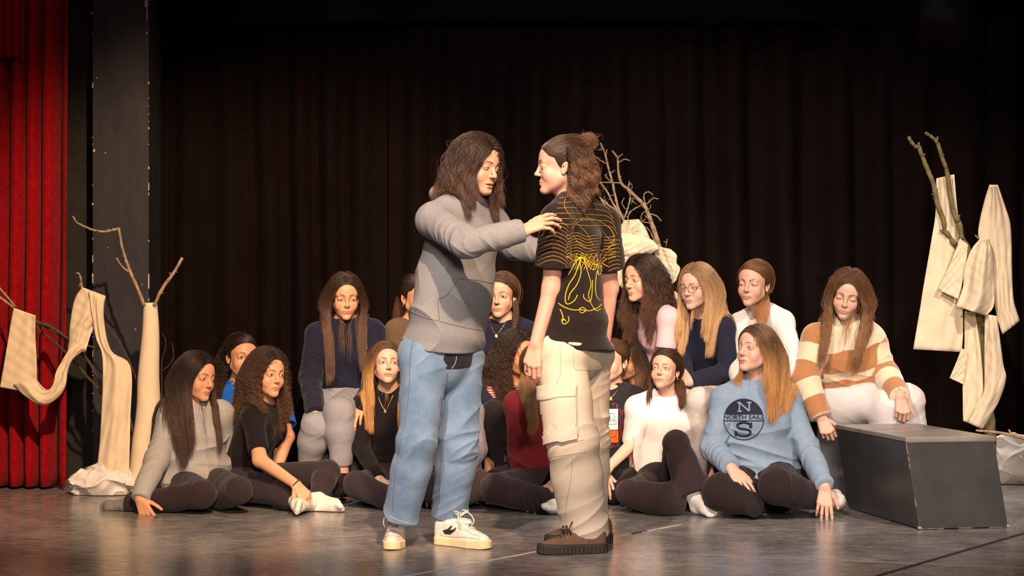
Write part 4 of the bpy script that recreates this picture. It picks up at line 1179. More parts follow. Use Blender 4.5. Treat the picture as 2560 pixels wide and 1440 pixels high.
# E: olive tee, behind the hooded man
p = person('E', 'person in an olive brown T-shirt mostly hidden behind the grey hoodie',
  J=dict(head=(1042, 742, 10.36), neck=(1036, 812, 10.40), pel=(1036, 1003, 10.45), sh0=(992, 828, 10.36), sh1=(1090, 826, 10.5), el0=(985, 935, 10.3), wr0=(1005, 1020, 10.1),
    el1=(1105, 930, 10.5), wr1=(1080, 1010, 10.3), hip0=(1010, 1010, 10.4), hip1=(1070, 1010, 10.4), kn0=(1015, 1035, 10.05), an0=(1015, 1190, 10.1), kn1=(1080, 1035, 10.05), an1=(1080, 1190, 10.1)),
  yaw=35, pitch=-5, hair=DARK[0], skin=SK_WARM, seed=6)
if p:
    p.top(cloth('olive_cotton', (.11, .075, .045)), 'tshirt', o=.012, loose=.01, sleeve=.34, ru=.056, re=.060)
    p.bottom(C_BLACK, h=.008); p.build_body(MSK)
    hair(p, DARK, n=3500, groups=[dict(share=1, style='tie', G=(0, .105, .0), path=[at(1000, 745, 10.43), at(996, 800, 10.46), at(1004, 860, 10.48)], tr=.02, length=.3)]); hoop(p, -1, .006); chk(p)
# F: black turtleneck with ombre hair
p = person('F', 'person in a black turtleneck with long golden hair and pendant, left of blue jeans',
  J=dict(head=(966, 909, 9.98), neck=(974, 984, 10.06), pel=(992, 1198, 10.12), sh0=(914, 1018, 10.05), sh1=(1034, 1016, 10.05), el0=(902, 1120, 9.98), wr0=(945, 1196, 9.80),
    el1=(1050, 1125, 10.0), wr1=(1010, 1200, 9.85), hip0=(962, 1206, 10.08), hip1=(1030, 1206, 10.08), kn0=(893, 1212, 9.72), an0=(966, 1245, 9.66), kn1=(1066, 1215, 9.75), an1=(1000, 1246, 9.66)),
  yaw=12, pitch=8, roll=2, hs=.93, hair=(.05, .025, .013), skin=(.64, .40, .28), gaze=(.15, .12), face=dict(smile=.1), seed=7,
  hands={'0': dict(d=(.5, -.45, -.6), n=(0, -.7, .7), th=-1, curl=(.5, .6, .6, .6))})
if p:
    p.top(C_BLACK, 'turtleneck', o=.010, ru=.050, re=.044, rw=.036, cuff=.030, turtle=.045, neckr=.054)
    p.bottom(C_AUB, rh=.086, rk=.064, ra=.060, fold=.004)
    p.build_body(MSK); hair(p, OMBRE, n=6000, groups=[dict(share=.72, style='loose', length=.36, front=.9), dict(share=.28, style='tie', G=(0, .085, .06), mask=lambda Q: (Q[:, 2] > .045), path=[p.toworld([(0, .115, .05)])[0], p.toworld([(0, .125, 0)])[0], p.toworld([(0, .12, -.12)])[0]], tr=.02, length=.3)], thick=.013, clump=.45, tw=.55)
    chain(p, [(944, 985), (952, 1008), (963, 1024), (974, 1008), (984, 985)]); chk(p)
# G: navy knit with a braid
p = person('G', 'person in a navy knit top with gold necklace and side braid, between the standing pair',
  J=dict(head=(1251, 738, 10.30), neck=(1258, 808, 10.36), pel=(1262, 1003, 10.42), sh0=(1200, 832, 10.36), sh1=(1316, 832, 10.36), el0=(1180, 930, 10.3), wr0=(1220, 1010, 10.1),
    el1=(1342, 930, 10.3), wr1=(1300, 1010, 10.1), hip0=(1232, 1010, 10.4), hip1=(1292, 1010, 10.4), kn0=(1235, 1035, 10.02), an0=(1235, 1190, 10.1), kn1=(1292, 1035, 10.02), an1=(1292, 1190, 10.1)),
  yaw=-12, pitch=-3, hair=BROWN[0], skin=SK_PINK, gaze=(-.1, -.02), seed=8)
if p:
    p.top(C_NAVY, 'knit_top', o=.012, ru=.052, re=.046, rw=.036, cuff=.032, neckr=.070, neckh=.012)
    p.bottom(C_BLACK, h=.008); p.build_body(MSK)
    br = [at(1286, 752, 10.30), at(1290, 775, 10.27), at(1288, 800, 10.25), at(1283, 825, 10.23), at(1280, 845, 10.22)]
    hair(p, BROWN, n=4500, groups=[dict(share=1, style='tie', G=(.070, .045, -.035), path=br, tr=.004, length=.1, lvar=0)], lvar=.01)
    mb = MB(); sp = smooth_poly(br, 5)
    for ph in (0, 2.09, 4.19):
        pts = []
        for i in range(70):
            t = i/69*(len(sp)-1); a = sp[int(t)]; b = sp[min(int(t)+1, len(sp)-1)]; c = a+(b-a)*(t-int(t)); u = i/69*5*2*math.pi+ph
            pts.append(c+np.array([math.sin(u)*.0105, math.sin(2*u)*.006, 0])-p.rootinv)
        mb.tube(pts, [.0085*(1-.5*(i/69)**3) for i in range(70)], 8)
    mb.build('braid', hmat(BROWN[0], BROWN[1]), p.root)
    chain(p, [(1224, 802), (1231, 822), (1241, 836), (1254, 822), (1266, 803)]); hoop(p, 1, .005); chk(p)
# H: grey ribbed cardigan, behind the jeans
p = person('H', 'person in a ribbed grey long-sleeved top sitting on the floor behind the blue jeans',
  J=dict(head=(1108, 925, 9.92), neck=(1112, 1000, 9.98), pel=(1130, 1205, 10.02), sh0=(1058, 1030, 9.98), sh1=(1178, 1030, 9.95), el0=(1045, 1125, 9.92), wr0=(1062, 1195, 9.75),
    el1=(1192, 1125, 9.88), wr1=(1160, 1190, 9.70), hip0=(1095, 1210, 9.98), hip1=(1160, 1210, 9.98), kn0=(1062, 1214, 9.66), an0=(1120, 1248, 9.62), kn1=(1198, 1210, 9.66), an1=(1140, 1248, 9.60)),
  yaw=5, pitch=8, hair=DARK[0], skin=SK_WARM, seed=9,
  hands={'1': dict(d=(-.2, -.3, -.9), n=(0, -.9, .3), th=-1, curl=(.4, .5, .5, .5))})
RIB = cloth('ribbed_grey_knit', (.20, .17, .18), var=.5, vscale=1.0)
if p:
    p.top(RIB, 'cardigan', o=.015, loose=.01, ru=.056, re=.050, rw=.040, cuff=.034, fold=.005, tfold=.005, neckr=.07)
    p.bottom(C_AUB, rh=.086, rk=.066, ra=.055, fold=.003); p.build_body(MSK); hair(p, DARK, n=3000, length=.42, front=.7); chk(p)
# I: striped tee
STR = cloth('red_white_stripes', (.42, .10, .10))
p = person('I', 'person in a red and white striped top with dark curly hair and hoop earring',
  J=dict(head=(1296, 888, 10.16), neck=(1284, 962, 10.22), pel=(1290, 1190, 10.28), sh0=(1234, 990, 10.18), sh1=(1345, 985, 10.25), el0=(1228, 1092, 10.12), wr0=(1222, 1182, 10.02),
    el1=(1360, 1090, 10.3), wr1=(1350, 1180, 10.2), hip0=(1262, 1195, 10.25), hip1=(1322, 1195, 10.25), kn0=(1240, 1205, 9.9), an0=(1290, 1235, 9.88), kn1=(1350, 1205, 9.9), an1=(1300, 1235, 9.88)),
  yaw=38, pitch=2, hair=BLACK[0], skin=SK_TAN, gaze=(-.1, .05), seed=10)
if p:
    p.top(STR, 'striped_tshirt', o=.012, loose=.012, sleeve=.62, ru=.052, re=.050, rw=.046, hem=.02, neckr=.07, attrf=lambda s, V: {'h': ((V-s.J['pel'])@s.up)})
    p.bottom(C_BLACK, h=.006); p.build_body(MSK)
    hair(p, BLACK, length=.40, n=6000, curl=.010, curlw=.032, thick=.026, frizz=.003, clump=.6, front=.3); hoop(p, -1, .012, .0028); chk(p)
# J: red tee
p = person('J', 'person in a dark red T-shirt with long light brown ponytail, behind the beige trousers',
  J=dict(head=(1352, 918, 9.78), neck=(1342, 990, 9.84), pel=(1352, 1206, 9.92), sh0=(1290, 1012, 9.80), sh1=(1402, 1012, 9.86), el0=(1306, 1120, 9.86), wr0=(1318, 1215, 9.95),
    el1=(1425, 1120, 9.75), wr1=(1383, 1212, 9.50), hip0=(1322, 1212, 9.88), hip1=(1388, 1212, 9.88), kn0=(1238, 1222, 9.60), an0=(1355, 1252, 9.48), kn1=(1470, 1222, 9.60), an1=(1420, 1256, 9.50),
    toe1=(1364, 1268, 9.38), heel1=(1415, 1268, 9.5)),
  yaw=25, pitch=8, hair=BROWN[0], skin=(.62, .38, .28), seed=11,
  hands={'1': dict(d=(-.72, -.35, -.60), n=(-.25, -.70, .66), th=1, curl=(.25, .3, .35, .4), spread=.35)})
if p:
    p.top(cloth('dark_red_cotton', (.17, .018, .022)), 'tshirt', o=.012, loose=.012, sleeve=.38, ru=.058, re=.062, tfold=.008)
    p.bottom(C_AUB, rh=.090, rk=.072, ra=.066, rc=.070, fold=.004); p.sock('1', C_WHITE); p.build_body(MSK)
    hair(p, ((.11, .055, .026), (.24, .13, .06)), n=5000, groups=[dict(share=1, style='tie', G=(-.045, .075, -.02), path=[at(1322, 930, 9.84), at(1318, 960, 9.76), at(1326, 1010, 9.70), at(1333, 1060, 9.68), at(1326, 1085, 9.68)], tr=.034, length=.36)]); hoop(p, -1, .006)
    ring_part(p, 'bracelet', [p.J['wr1']+.024*np.array(a) for a in [tuple(np.cos(t)*nrm([.6, .2, -.75])+np.sin(t)*nrm([.3, -.9, .0])) for t in np.linspace(0, 2*math.pi, 18)[:-1]]], .0012, GOLD, 6, closed=True); chk(p)
# K: dark printed tee
p = person('K', 'person in a dark T-shirt with orange and white print, behind beige trousers',
  J=dict(head=(1529, 902, 10.14), neck=(1524, 972, 10.20), pel=(1530, 1190, 10.26), sh0=(1468, 996, 10.2), sh1=(1588, 998, 10.2), el0=(1465, 1095, 10.1), wr0=(1500, 1175, 9.9),
    el1=(1590, 1100, 10.0), wr1=(1522, 1168, 9.82), hip0=(1500, 1195, 10.22), hip1=(1562, 1195, 10.22), kn0=(1480, 1205, 9.9), an0=(1530, 1235, 9.85), kn1=(1590, 1205, 9.9), an1=(1540, 1235, 9.85)),
  yaw=-32, pitch=2, hs=.97, hair=BROWN[0], skin=(.64, .40, .30), seed=12)
if p:
    p.top(cloth('charcoal_cotton', (.022, .020, .024)), 'printed_tshirt', o=.012, loose=.012, sleeve=.40, ru=.058, re=.060)
    p.bottom(C_BLACK, h=.006); p.build_body(MSK)
    hair(p, BROWN, n=4000, groups=[dict(share=1, style='tie', G=(0, .105, .01), path=[p.toworld([(0, .115, 0)])[0], p.toworld([(0, .13, -.08)])[0]], tr=.012, length=.2)]); hoop(p, 1, .006)
    sf = Surf(*p.topVF); PW = cloth('white_print', (.75, .72, .70)); PO = cloth('orange_print', (.85, .13, .03)); PR = cloth('red_print', (.62, .06, .06))
    q = lambda x0, y0, x1, y1: fine([(x0, y0, 0), (x1, y0-2, 0), (x1, y1-2, 0), (x0, y1, 0)], [(0, 1, 2, 3)], 4)
    V, Fc = q(1480, 1024, 1545, 1076); art(p, sf, 'white_panel', V, Fc, PW, p.topobj)
    V, Fc = q(1480, 1078, 1546, 1108); art(p, sf, 'orange_panel', V, Fc, PO, p.topobj)
    marks(p, sf, 'panel_outline', [[(1516, 1035), (1536, 1034), (1537, 1048), (1516, 1050)], [(1508, 1054), (1541, 1052), (1541, 1060), (1508, 1062)]], .0018, C_BLACK, p.topobj, smooth=False, off=.003)
    marks(p, sf, 'swoosh', [[(1527, 1090), (1530, 1094), (1541, 1089)]], .0022, C_BLACK, p.topobj, off=.003)
    marks(p, sf, 'red_lettering', [[(1513, 1012), (1516, 1020)], [(1519, 1010), (1524, 1018), (1519, 1020), (1524, 1011)], [(1528, 1009), (1538, 1009)], [(1533, 1009), (1533, 1020)], [(1541, 1008), (1541, 1020), (1546, 1012)], [(1550, 1020), (1552, 1035), (1549, 1045), (1554, 1060), (1549, 1070), (1553, 1085), (1549, 1100)], [(1556, 1024), (1557, 1050), (1555, 1075), (1556, 1095)],
      [(1513, 1112), (1516, 1118), (1520, 1112)], [(1524, 1112), (1524, 1119), (1531, 1119), (1531, 1112), (1524, 1112)], [(1535, 1111), (1535, 1119)], [(1539, 1118), (1544, 1110), (1549, 1117)]], .0022, PR, p.topobj, smooth=False)
    chain(p, [(1508, 972), (1517, 986), (1527, 993), (1538, 984), (1545, 972)]); chk(p)
# L: peeking face
p = person('L', 'person with dark hair peeking out between the pink and the printed T-shirts',
  J=dict(head=(1580, 897, 10.36), neck=(1602, 962, 10.44), pel=(1600, 1185, 10.50), sh0=(1560, 990, 10.5), sh1=(1660, 985, 10.45), el0=(1545, 1080, 10.45), wr0=(1560, 1160, 10.4),
    el1=(1672, 1085, 10.4), wr1=(1650, 1160, 10.3), hip0=(1570, 1190, 10.5), hip1=(1630, 1190, 10.5), kn0=(1560, 1205, 10.2), an0=(1600, 1225, 10.15), kn1=(1650, 1205, 10.2), an1=(1610, 1225, 10.15)),
  yaw=-48, pitch=-4, roll=12, hs=.95, hair=DARK[0], skin=SK_WARM, face=dict(eye=.5), seed=13)
if p:
    p.top(C_BLACK, 'black_top', o=.012, loose=.006, ru=.052, re=.046, rw=.036); p.bottom(C_BLACK, h=.008); p.build_body(MSK)
    hair(p, DARK, n=3000, length=.30, front=.2); chk(p)
# M: pink tee
p = person('M', 'person in a pale pink T-shirt with tousled long dark hair in the back row',
  J=dict(head=(1603, 697, 10.20), neck=(1638, 766, 10.30), pel=(1668, 975, 10.42), sh0=(1606, 800, 10.42), sh1=(1672, 798, 10.14), el0=(1606, 890, 10.40), wr0=(1592, 965, 10.38),
    el1=(1662, 900, 10.12), wr1=(1648, 985, 10.18), hip0=(1640, 985, 10.50), hip1=(1680, 990, 10.38), kn0=(1580, 1010, 10.24), an0=(1582, 1180, 10.30), kn1=(1625, 1015, 10.16), an1=(1630, 1185, 10.24)),
  yaw=-50, pitch=-4, hair=DARK[0], skin=SK_PINK, gaze=(-.2, .0), face=dict(brow_t=-.5, eye=.8), seed=14)
if p:
    p.top(cloth('pink_cotton', (.70, .47, .50), var=.04), 'tshirt', o=.008, loose=.0, sleeve=.36, ru=.054, re=.054, tfold=.004, hem=-.0)
    p.bottom(C_BLACK, h=.007); p.build_body(MSK)
    hair(p, ((.022, .012, .008), (.085, .038, .022)), length=.34, n=6500, front=.85, thick=.018, curl=.005, curlw=.07, frizz=.0045, clump=.5)
    sf = Surf(*p.topVF); PL = cloth('pale_print', (.80, .66, .66)); marks(p, sf, 'faded_lettering', [[(1596, 838), (1598, 826), (1604, 836), (1608, 824)], [(1612, 822), (1612, 834)], [(1616, 834), (1618, 822), (1625, 822)], [(1618, 828), (1624, 828)]], .004, PL, p.topobj, smooth=False); chk(p)
# N: glasses
p = person('N', 'person with glasses, long blond hair and a dark navy sweater, arms folded',
  J=dict(head=(1741, 717, 10.08), neck=(1764, 790, 10.18), pel=(1795, 990, 10.35), sh0=(1712, 826, 10.24), sh1=(1806, 822, 10.10), el0=(1705, 915, 10.15), wr0=(1722, 960, 10.10),
    el1=(1824, 928, 10.06), wr1=(1730, 954, 9.98), hip0=(1765, 998, 10.35), hip1=(1820, 1000, 10.25), kn0=(1700, 1000, 10.0), an0=(1700, 1180, 10.1), kn1=(1748, 1000, 9.86), an1=(1745, 1180, 9.95)),
  yaw=-38, pitch=-3, roll=-2, hair=(.22, .12, .055), skin=(.70, .43, .32), lips=(.50, .20, .16), gaze=(-.1, -.05), face=dict(eye=.7, brow_w=.8), seed=15,
  hands={'1': dict(d=(-.85, -.3, .25), n=(-.2, -.95, .1), th=1, curl=(.5, .6, .7, .7))})
if p:
    p.top(cloth('dark_navy_knit', (.020, .022, .040), sheen=.08), 'sweater', o=.014, ru=.056, re=.050, rw=.042, cuff=.034, fold=.004, tfold=.004)
    p.bottom(cloth('cream_trousers', (.62, .56, .50)), o=.012, h=.006); p.build_body(MSK)
    hair(p, BLOND, length=.36, n=6500, front=.9, thick=.014, clump=.5, tw=.6)
    GL = mat('glasses_frame', (.035, .008, .012), rough=.3, spec=.5); LN = mat('lens', (1, 1, 1), rough=.02, spec=.5); LN.node_tree.nodes['Principled BSDF'].inputs['Alpha'].default_value = .06
    g = empty('glasses', (0, 0, 0), p.root); mb = MB()
    for s_ in (-1, 1):
        c = [(s_*.0325+.0215*math.cos(a)*(1+.05*math.cos(2*a)), -.0955+.010*abs(math.cos(a))*(1 if math.cos(a)*s_ > 0 else 0), -.006+.0195*math.sin(a)) for a in np.linspace(0, 2*math.pi, 28)[:-1]]
        c = p.toworld(c)-p.rootinv; mb.tube(list(c)+[c[0], c[1]], .0013, 6)
        e = p.toworld([(s_*.054, -.086, .002), (s_*.066, -.055, .004), (s_*.0745, -.010, .003), (s_*.0755, .020, -.006)])-p.rootinv; mb.tube(list(e), .0014, 6)
        m2 = MB(); cc = np.mean(c, 0); n = len(c); m2.add([cc]+list(c), [(0, i+1, (i+1) % n+1) for i in range(n)]); m2.build('lens', LN, g)
    e = p.toworld([(-.0115, -.0965, -.001), (0, -.099, .001), (.0115, -.0965, -.001)])-p.rootinv; mb.tube(list(e), .0013, 6)
    mb.build('frame', GL, g); hoop(p, 1, .005); chk(p)
# O: white long sleeve, ponytail
p = person('O', 'person in a white long-sleeved top with golden brown ponytail, squinting, in the back row',
  J=dict(head=(1883, 708, 10.12), neck=(1906, 780, 10.22), pel=(1965, 985, 10.42), sh0=(1848, 812, 10.26), sh1=(1956, 806, 10.16), el0=(1835, 900, 10.1), wr0=(1850, 970, 9.9),
    el1=(1990, 905, 10.05), wr1=(1920, 970, 9.85), hip0=(1930, 995, 10.4), hip1=(1990, 995, 10.35), kn0=(1862, 1005, 9.98), an0=(1862, 1185, 9.96), kn1=(1908, 1005, 9.96), an1=(1908, 1185, 9.96)),
  yaw=-28, pitch=-2, roll=3, hs=1.02, hair=(.14, .065, .03), skin=(.68, .40, .29), gaze=(-.2, 0), face=dict(eye=.25, brow_t=.6), seed=16)
if p:
    p.top(C_WHITE, 'long_sleeved_top', o=.010, ru=.052, re=.046, rw=.036, cuff=.030, fold=.004, tfold=.004)
    p.bottom(C_BLACK, h=.007); p.build_body(MSK)
    hair(p, ((.13, .06, .028), (.42, .20, .07)), n=5000, groups=[dict(share=1, style='tie', G=(.040, .088, -.035), path=[at(1912, 735, 10.22), at(1908, 765, 10.12), at(1904, 800, 10.03), at(1900, 840, 9.99), at(1898, 870, 9.98)], tr=.026, length=.32)], tw=.6)
    hoop(p, 1, .007); chk(p)
# P: white tee, knee up
p = person('P', 'person in a white T-shirt and flared trousers, one knee drawn up, looking up',
  J=dict(head=(1662, 924, 9.90), neck=(1668, 990, 9.98), pel=(1662, 1214, 9.92), sh0=(1594, 1022, 9.95), sh1=(1740, 1024, 9.98), el0=(1586, 1120, 10.02), wr0=(1590, 1218, 10.0),
    el1=(1752, 1120, 10.1), wr1=(1782, 1216, 9.95), hip0=(1634, 1216, 9.88), hip1=(1692, 1214, 9.86), kn0=(1572, 1232, 9.50), an0=(1668, 1254, 9.42),
    kn1=(1690, 1108, 9.48), an1=(1734, 1238, 9.42), toe1=(1786, 1284, 9.28), heel1=(1742, 1268, 9.42)),
  yaw=-22, pitch=10, roll=2, hs=.90, hair=(.045, .022, .012), skin=(.66, .38, .27), gaze=(-.1, .28), face=dict(brow_w=1.1), seed=17,
  hands={'1': dict(d=(.25, -.5, -.8), n=(.3, -.8, .4), th=-1, curl=(.4, .5, .5, .5))})
if p:
    p.top(C_WHITE, 'tshirt', o=.012, loose=.012, sleeve=.42, ru=.060, re=.066, tfold=.010, hem=.0, neckr=.078, neckh=.014)
    p.bottom(C_AUB, 'flared_trousers', rh=.084, rk=.060, rc=.068, ra=.094, end=.98, fold=.003, o=.010)
    p.sock('1', C_WHITE, top=.09); p.build_body(MSK)
    hair(p, ((.040, .020, .011), (.10, .048, .024)), n=5000, groups=[dict(share=.35, style='loose', length=.24, mask=lambda Q: Q[:, 0] < -.01, front=.6), dict(share=.65, style='tie', G=(.055, .070, -.04), path=[at(1697, 950, 9.97), at(1702, 975, 9.9), at(1706, 1000, 9.86), at(1704, 1018, 9.84)], tr=.022, length=.2)], thick=.010)
    hoop(p, 1, .007); chk(p)
# Q: light blue sweatshirt with emblem
C_BLUE = cloth('light_blue_fleece', (.22, .30, .40), var=.08)
p = person('Q', 'person in a light blue sweatshirt with round navy emblem, sitting cross-legged at front right',
  J=dict(head=(1888, 874, 9.46), neck=(1892, 952, 9.54), pel=(1905, 1200, 9.58), sh0=(1812, 1000, 9.52), sh1=(1968, 1002, 9.56), el0=(1782, 1120, 9.46), wr0=(1826, 1168, 9.26),
    el1=(2018, 1120, 9.48), wr1=(2062, 1216, 9.22), hip0=(1866, 1208, 9.55), hip1=(1950, 1206, 9.55), kn0=(1800, 1228, 9.26), an0=(1880, 1262, 9.20), kn1=(1942, 1216, 9.16), an1=(2056, 1248, 9.32),
    toe1=(2112, 1256, 9.36), heel1=(2088, 1240, 9.42)),
  yaw=-48, pitch=10, hair=(.15, .07, .032), skin=(.69, .41, .31), iris=(.12, .15, .16), gaze=(-.1, .25), face=dict(brow_t=-.7, brow_w=.85), fat=1.12, hips=1.05, seed=18, hs=1.0,
  hands={'0': dict(d=(.45, -.5, -.62), n=(.1, -.72, .68), th=-1, curl=(.20, .22, .25, .3), spread=.18), '1': dict(d=(-.05, -.25, -.95), n=(-.1, -.95, .2), th=-1, curl=(.2, .25, .3, .35), spread=.14)})
if p:
    p.top(C_BLUE, 'sweatshirt', o=.018, loose=.018, ru=.062, re=.058, rw=.048, fold=.007, tfold=.012, cuff=.036, hem=.0, puff=.165)
    p.bottom(C_BLACK if False else cloth('black_brown_jersey', (.022, .015, .015), sheen=.08), rh=.105, rk=.082, rc=.076, ra=.058, fold=.006, o=.014)
    p.sock('1', cloth('pale_sock', (.62, .56, .50))); p.build_body(MSK)
    hair(p, OMBRE, n=7500, groups=[dict(share=1, style='loose', length=.33, front=1.0, wid=.050)], thick=.012, clump=.45, tw=.6, part=-.012)
    sf = Surf(*p.topVF); NV = cloth('navy_print', (.022, .026, .045), sheen=.05); cx, cy, R = 1859, 1048, 50
    ell_ = lambda a, r=R: (cx+r*math.cos(a), cy-r*1.03*math.sin(a), 0)
    # emblem: filled upper half with N, bar with lettering, lower half outline with S
    top_ = [ell_(a) for a in np.linspace(math.pi*.07, math.pi*.93, 40)]; nV, nF = text_verts('N', 34, bold=1.0)
    V, Fc = fine(top_, [tuple(range(len(top_)))], 4); art(p, sf, 'emblem_upper_half', V, Fc, NV, p.topobj, .002)
    S1 = lambda V, x, y, sx=1.0: np.array([(x+v[0]*sx, y-v[1], 0) for v in V])
    def serif(ch, x, y, hh, ww, th):
        """a letter with slab serifs as strokes"""
        L = []
        if ch == 'N': L = [[(x-ww/2, y+hh/2), (x-ww/2, y-hh/2)], [(x-ww/2, y-hh/2), (x+ww/2, y+hh/2)], [(x+ww/2, y+hh/2), (x+ww/2, y-hh/2)], [(x-ww/2-5, y+hh/2), (x-ww/2+6, y+hh/2)], [(x-ww/2-6, y-hh/2), (x-ww/2+2, y-hh/2)], [(x+ww/2-6, y-hh/2), (x+ww/2+6, y-hh/2)]]
        return L
    marks(p, sf, 'letter_n', serif('N', cx+2, cy-30, 22, 24, 5), .010, C_BLUE, p.topobj, .0045, smooth=False)
    V, Fc = text_verts('NORTH SAILS', 13.5, bold=.25); V, Fc = fine(S1(V, cx, cy-4.5, 1.22), Fc, 4); art(p, sf, 'lettering', V, Fc, NV, p.topobj, .0025)
    marks(p, sf, 'emblem_ring', [[ell_(a) for a in np.linspace(math.pi, 2*math.pi, 30)]], .005, NV, p.topobj, .0015, smooth=False)
    marks(p, sf, 'emblem_bar', [[(cx-R, cy+4), (cx+R, cy+4)], [(cx-46, cy-13), (cx+46, cy-13)]], .005, NV, p.topobj, .0015, smooth=False)
    marks(p, sf, 'letter_s', [[(cx+17, cy+20), (cx+16, cy+13), (cx+8, cy+9), (cx-2, cy+8), (cx-13, cy+12), (cx-15, cy+18), (cx-8, cy+23), (cx+6, cy+25), (cx+16, cy+29), (cx+16, cy+36), (cx+7, cy+41), (cx-5, cy+41), (cx-15, cy+37), (cx-18, cy+31)], [(cx+19, cy+8), (cx+18, cy+21)], [(cx-19, cy+29), (cx-19, cy+42)]], .011, NV, p.topobj, .002)
    chk(p)
# R: striped wool sweater
STW = mat('striped_wool', (1, 1, 1), rough=1, spec=.05, sheen=.6, bump=.8, bscale=180)
p = person('R', 'person in a fluffy cream and brown striped sweater, eyes lowered, at the right end',
  J=dict(head=(2118, 735, 9.96), neck=(2118, 818, 10.06), pel=(2128, 1000, 10.20), sh0=(2040, 846, 10.04), sh1=(2176, 850, 10.10), el0=(2012, 945, 9.98), wr0=(2052, 1042, 9.90),
    el1=(2214, 940, 10.05), wr1=(2250, 990, 9.84), hip0=(2095, 1005, 10.15), hip1=(2165, 1005, 10.15), kn0=(2218, 1018, 9.92), an0=(2222, 1190, 10.0), kn1=(2268, 1002, 10.12), an1=(2276, 1180, 10.2)),
  yaw=-14, pitch=-16, roll=11, hs=1.02, hair=(.12, .055, .028), skin=(.70, .42, .31), lips=(.55, .20, .17), face=dict(eye=.0), fat=1.1, seed=19,
  hands={'0': dict(d=(.35, -.3, -.85), n=(-.2, -.9, .3), th=-1, curl=(.7, .8, .9, .9)), '1': dict(d=(.1, -.35, -.9), n=(.1, -.85, .4), th=-1, curl=(.75, .85, .9, .9))})
if p:
    def bands(s, V):
        J = s.J; out = np.empty(len(V)); best = np.full(len(V), 9.0)
        h = (V-J['pel'])@s.up; tn = float((J['neck']-J['pel'])@s.up)
        out[:] = np.interp(tn-h+.008*np.sin((V-J['pel'])@s.side*40), [-.2, .055, .075, .095, .165, .185, .200, .215, .230, .25, .29, .31, .33, .6], [1, 1, 0, -1, -1, 0, 1, 1, 0, -1, -1, 0, 1, 1])
        for k in ('0', '1'):
            a, b, c = J['sh'+k], J['el'+k], J['wr'+k]; L1 = np.linalg.norm(b-a); L2 = np.linalg.norm(c-b)
            d1, t1, _ = cone_t(V.astype(F32), a, b, .08, .075); d2, t2, _ = cone_t(V.astype(F32), b, c, .075, .06)
            dt = s.torso(V.astype(F32), .02); m1 = (d1 < dt) & (d1 <= d2); m2 = (d2 < dt) & (d2 < d1)
            out[m1] = -np.cos(2*np.pi*t1[m1]*L1/.19); out[m2] = -np.cos(2*np.pi*(L1+t2[m2]*L2)/.19)
        return {'h': out}
    p.top(STW, 'striped_sweater', o=.024, loose=.03, ru=.072, re=.070, rw=.056, fold=.006, tfold=.010, cuff=.040, hem=-.02, turtle=.035, neckr=.064, attrf=bands)
    p.bottom(cloth('white_trousers', (.66, .63, .62), var=.05), rh=.104, rk=.086, ra=.085, rc=.088, fold=.005, o=.018, legk=.09); p.build_body(MSK)
    hair(p, ((.10, .048, .024), (.30, .15, .065)), length=.42, n=7500, front=.6, thick=.016, curl=.003, curlw=.08, clump=.45, tw=.6, frizz=.003)
    hoop(p, 1, .005); chk(p)
if 'STW' in globals():
    pass
def band_nodes(m, colA, colB, freq, duty, attr='h', noise=.0):
    nt = m.node_tree; b = nt.nodes['Principled BSDF']
    a = nt.nodes.new('ShaderNodeAttribute'); a.attribute_name = attr
    mu = nt.nodes.new('ShaderNodeMath'); mu.operation = 'MULTIPLY'; mu.inputs[1].default_value = freq
    fr = nt.nodes.new('ShaderNodeMath'); fr.operation = 'FRACT'
    lt = nt.nodes.new('ShaderNodeMath'); lt.operation = 'LESS_THAN'; lt.inputs[1].default_value = duty
    mx = nt.nodes.new('ShaderNodeMix'); mx.data_type = 'RGBA'; mx.inputs[6].default_value = (*colB, 1); mx.inputs[7].default_value = (*colA, 1)
    src = a.outputs['Fac']
    if noise:
        tc = nt.nodes.new('ShaderNodeTexCoord'); n = nt.nodes.new('ShaderNodeTexNoise'); n.inputs['Scale'].default_value = 120
        nt.links.new(tc.outputs['Object'], n.inputs['Vector']); ad = nt.nodes.new('ShaderNodeMath'); ad.operation = 'MULTIPLY_ADD'; ad.inputs[1].default_value = noise
        nt.links.new(n.outputs['Fac'], ad.inputs[0]); nt.links.new(src, ad.inputs[2]); src = ad.outputs[0]
    nt.links.new(src, mu.inputs[0]); nt.links.new(mu.outputs[0], fr.inputs[0]); nt.links.new(fr.outputs[0], lt.inputs[0]); nt.links.new(lt.outputs[0], mx.inputs[0])
    nt.links.new(mx.outputs[2], b.inputs['Base Color'])
band_nodes(STW, (.42, .19, .075), (.74, .60, .42), 1.0, .0, noise=.35)
_nt = STW.node_tree; _f = [n for n in _nt.nodes if n.type == 'MATH' and n.operation == 'FRACT'][0]; _m = [n for n in _nt.nodes if n.type == 'MATH' and n.operation == 'LESS_THAN'][0]
_nt.links.new(_f.inputs[0].links[0].from_socket, _m.inputs[0]); _m.inputs[1].default_value = .17
if 'STR' in globals(): band_nodes(STR, (.66, .50, .46), (.34, .05, .06), 88, .35)
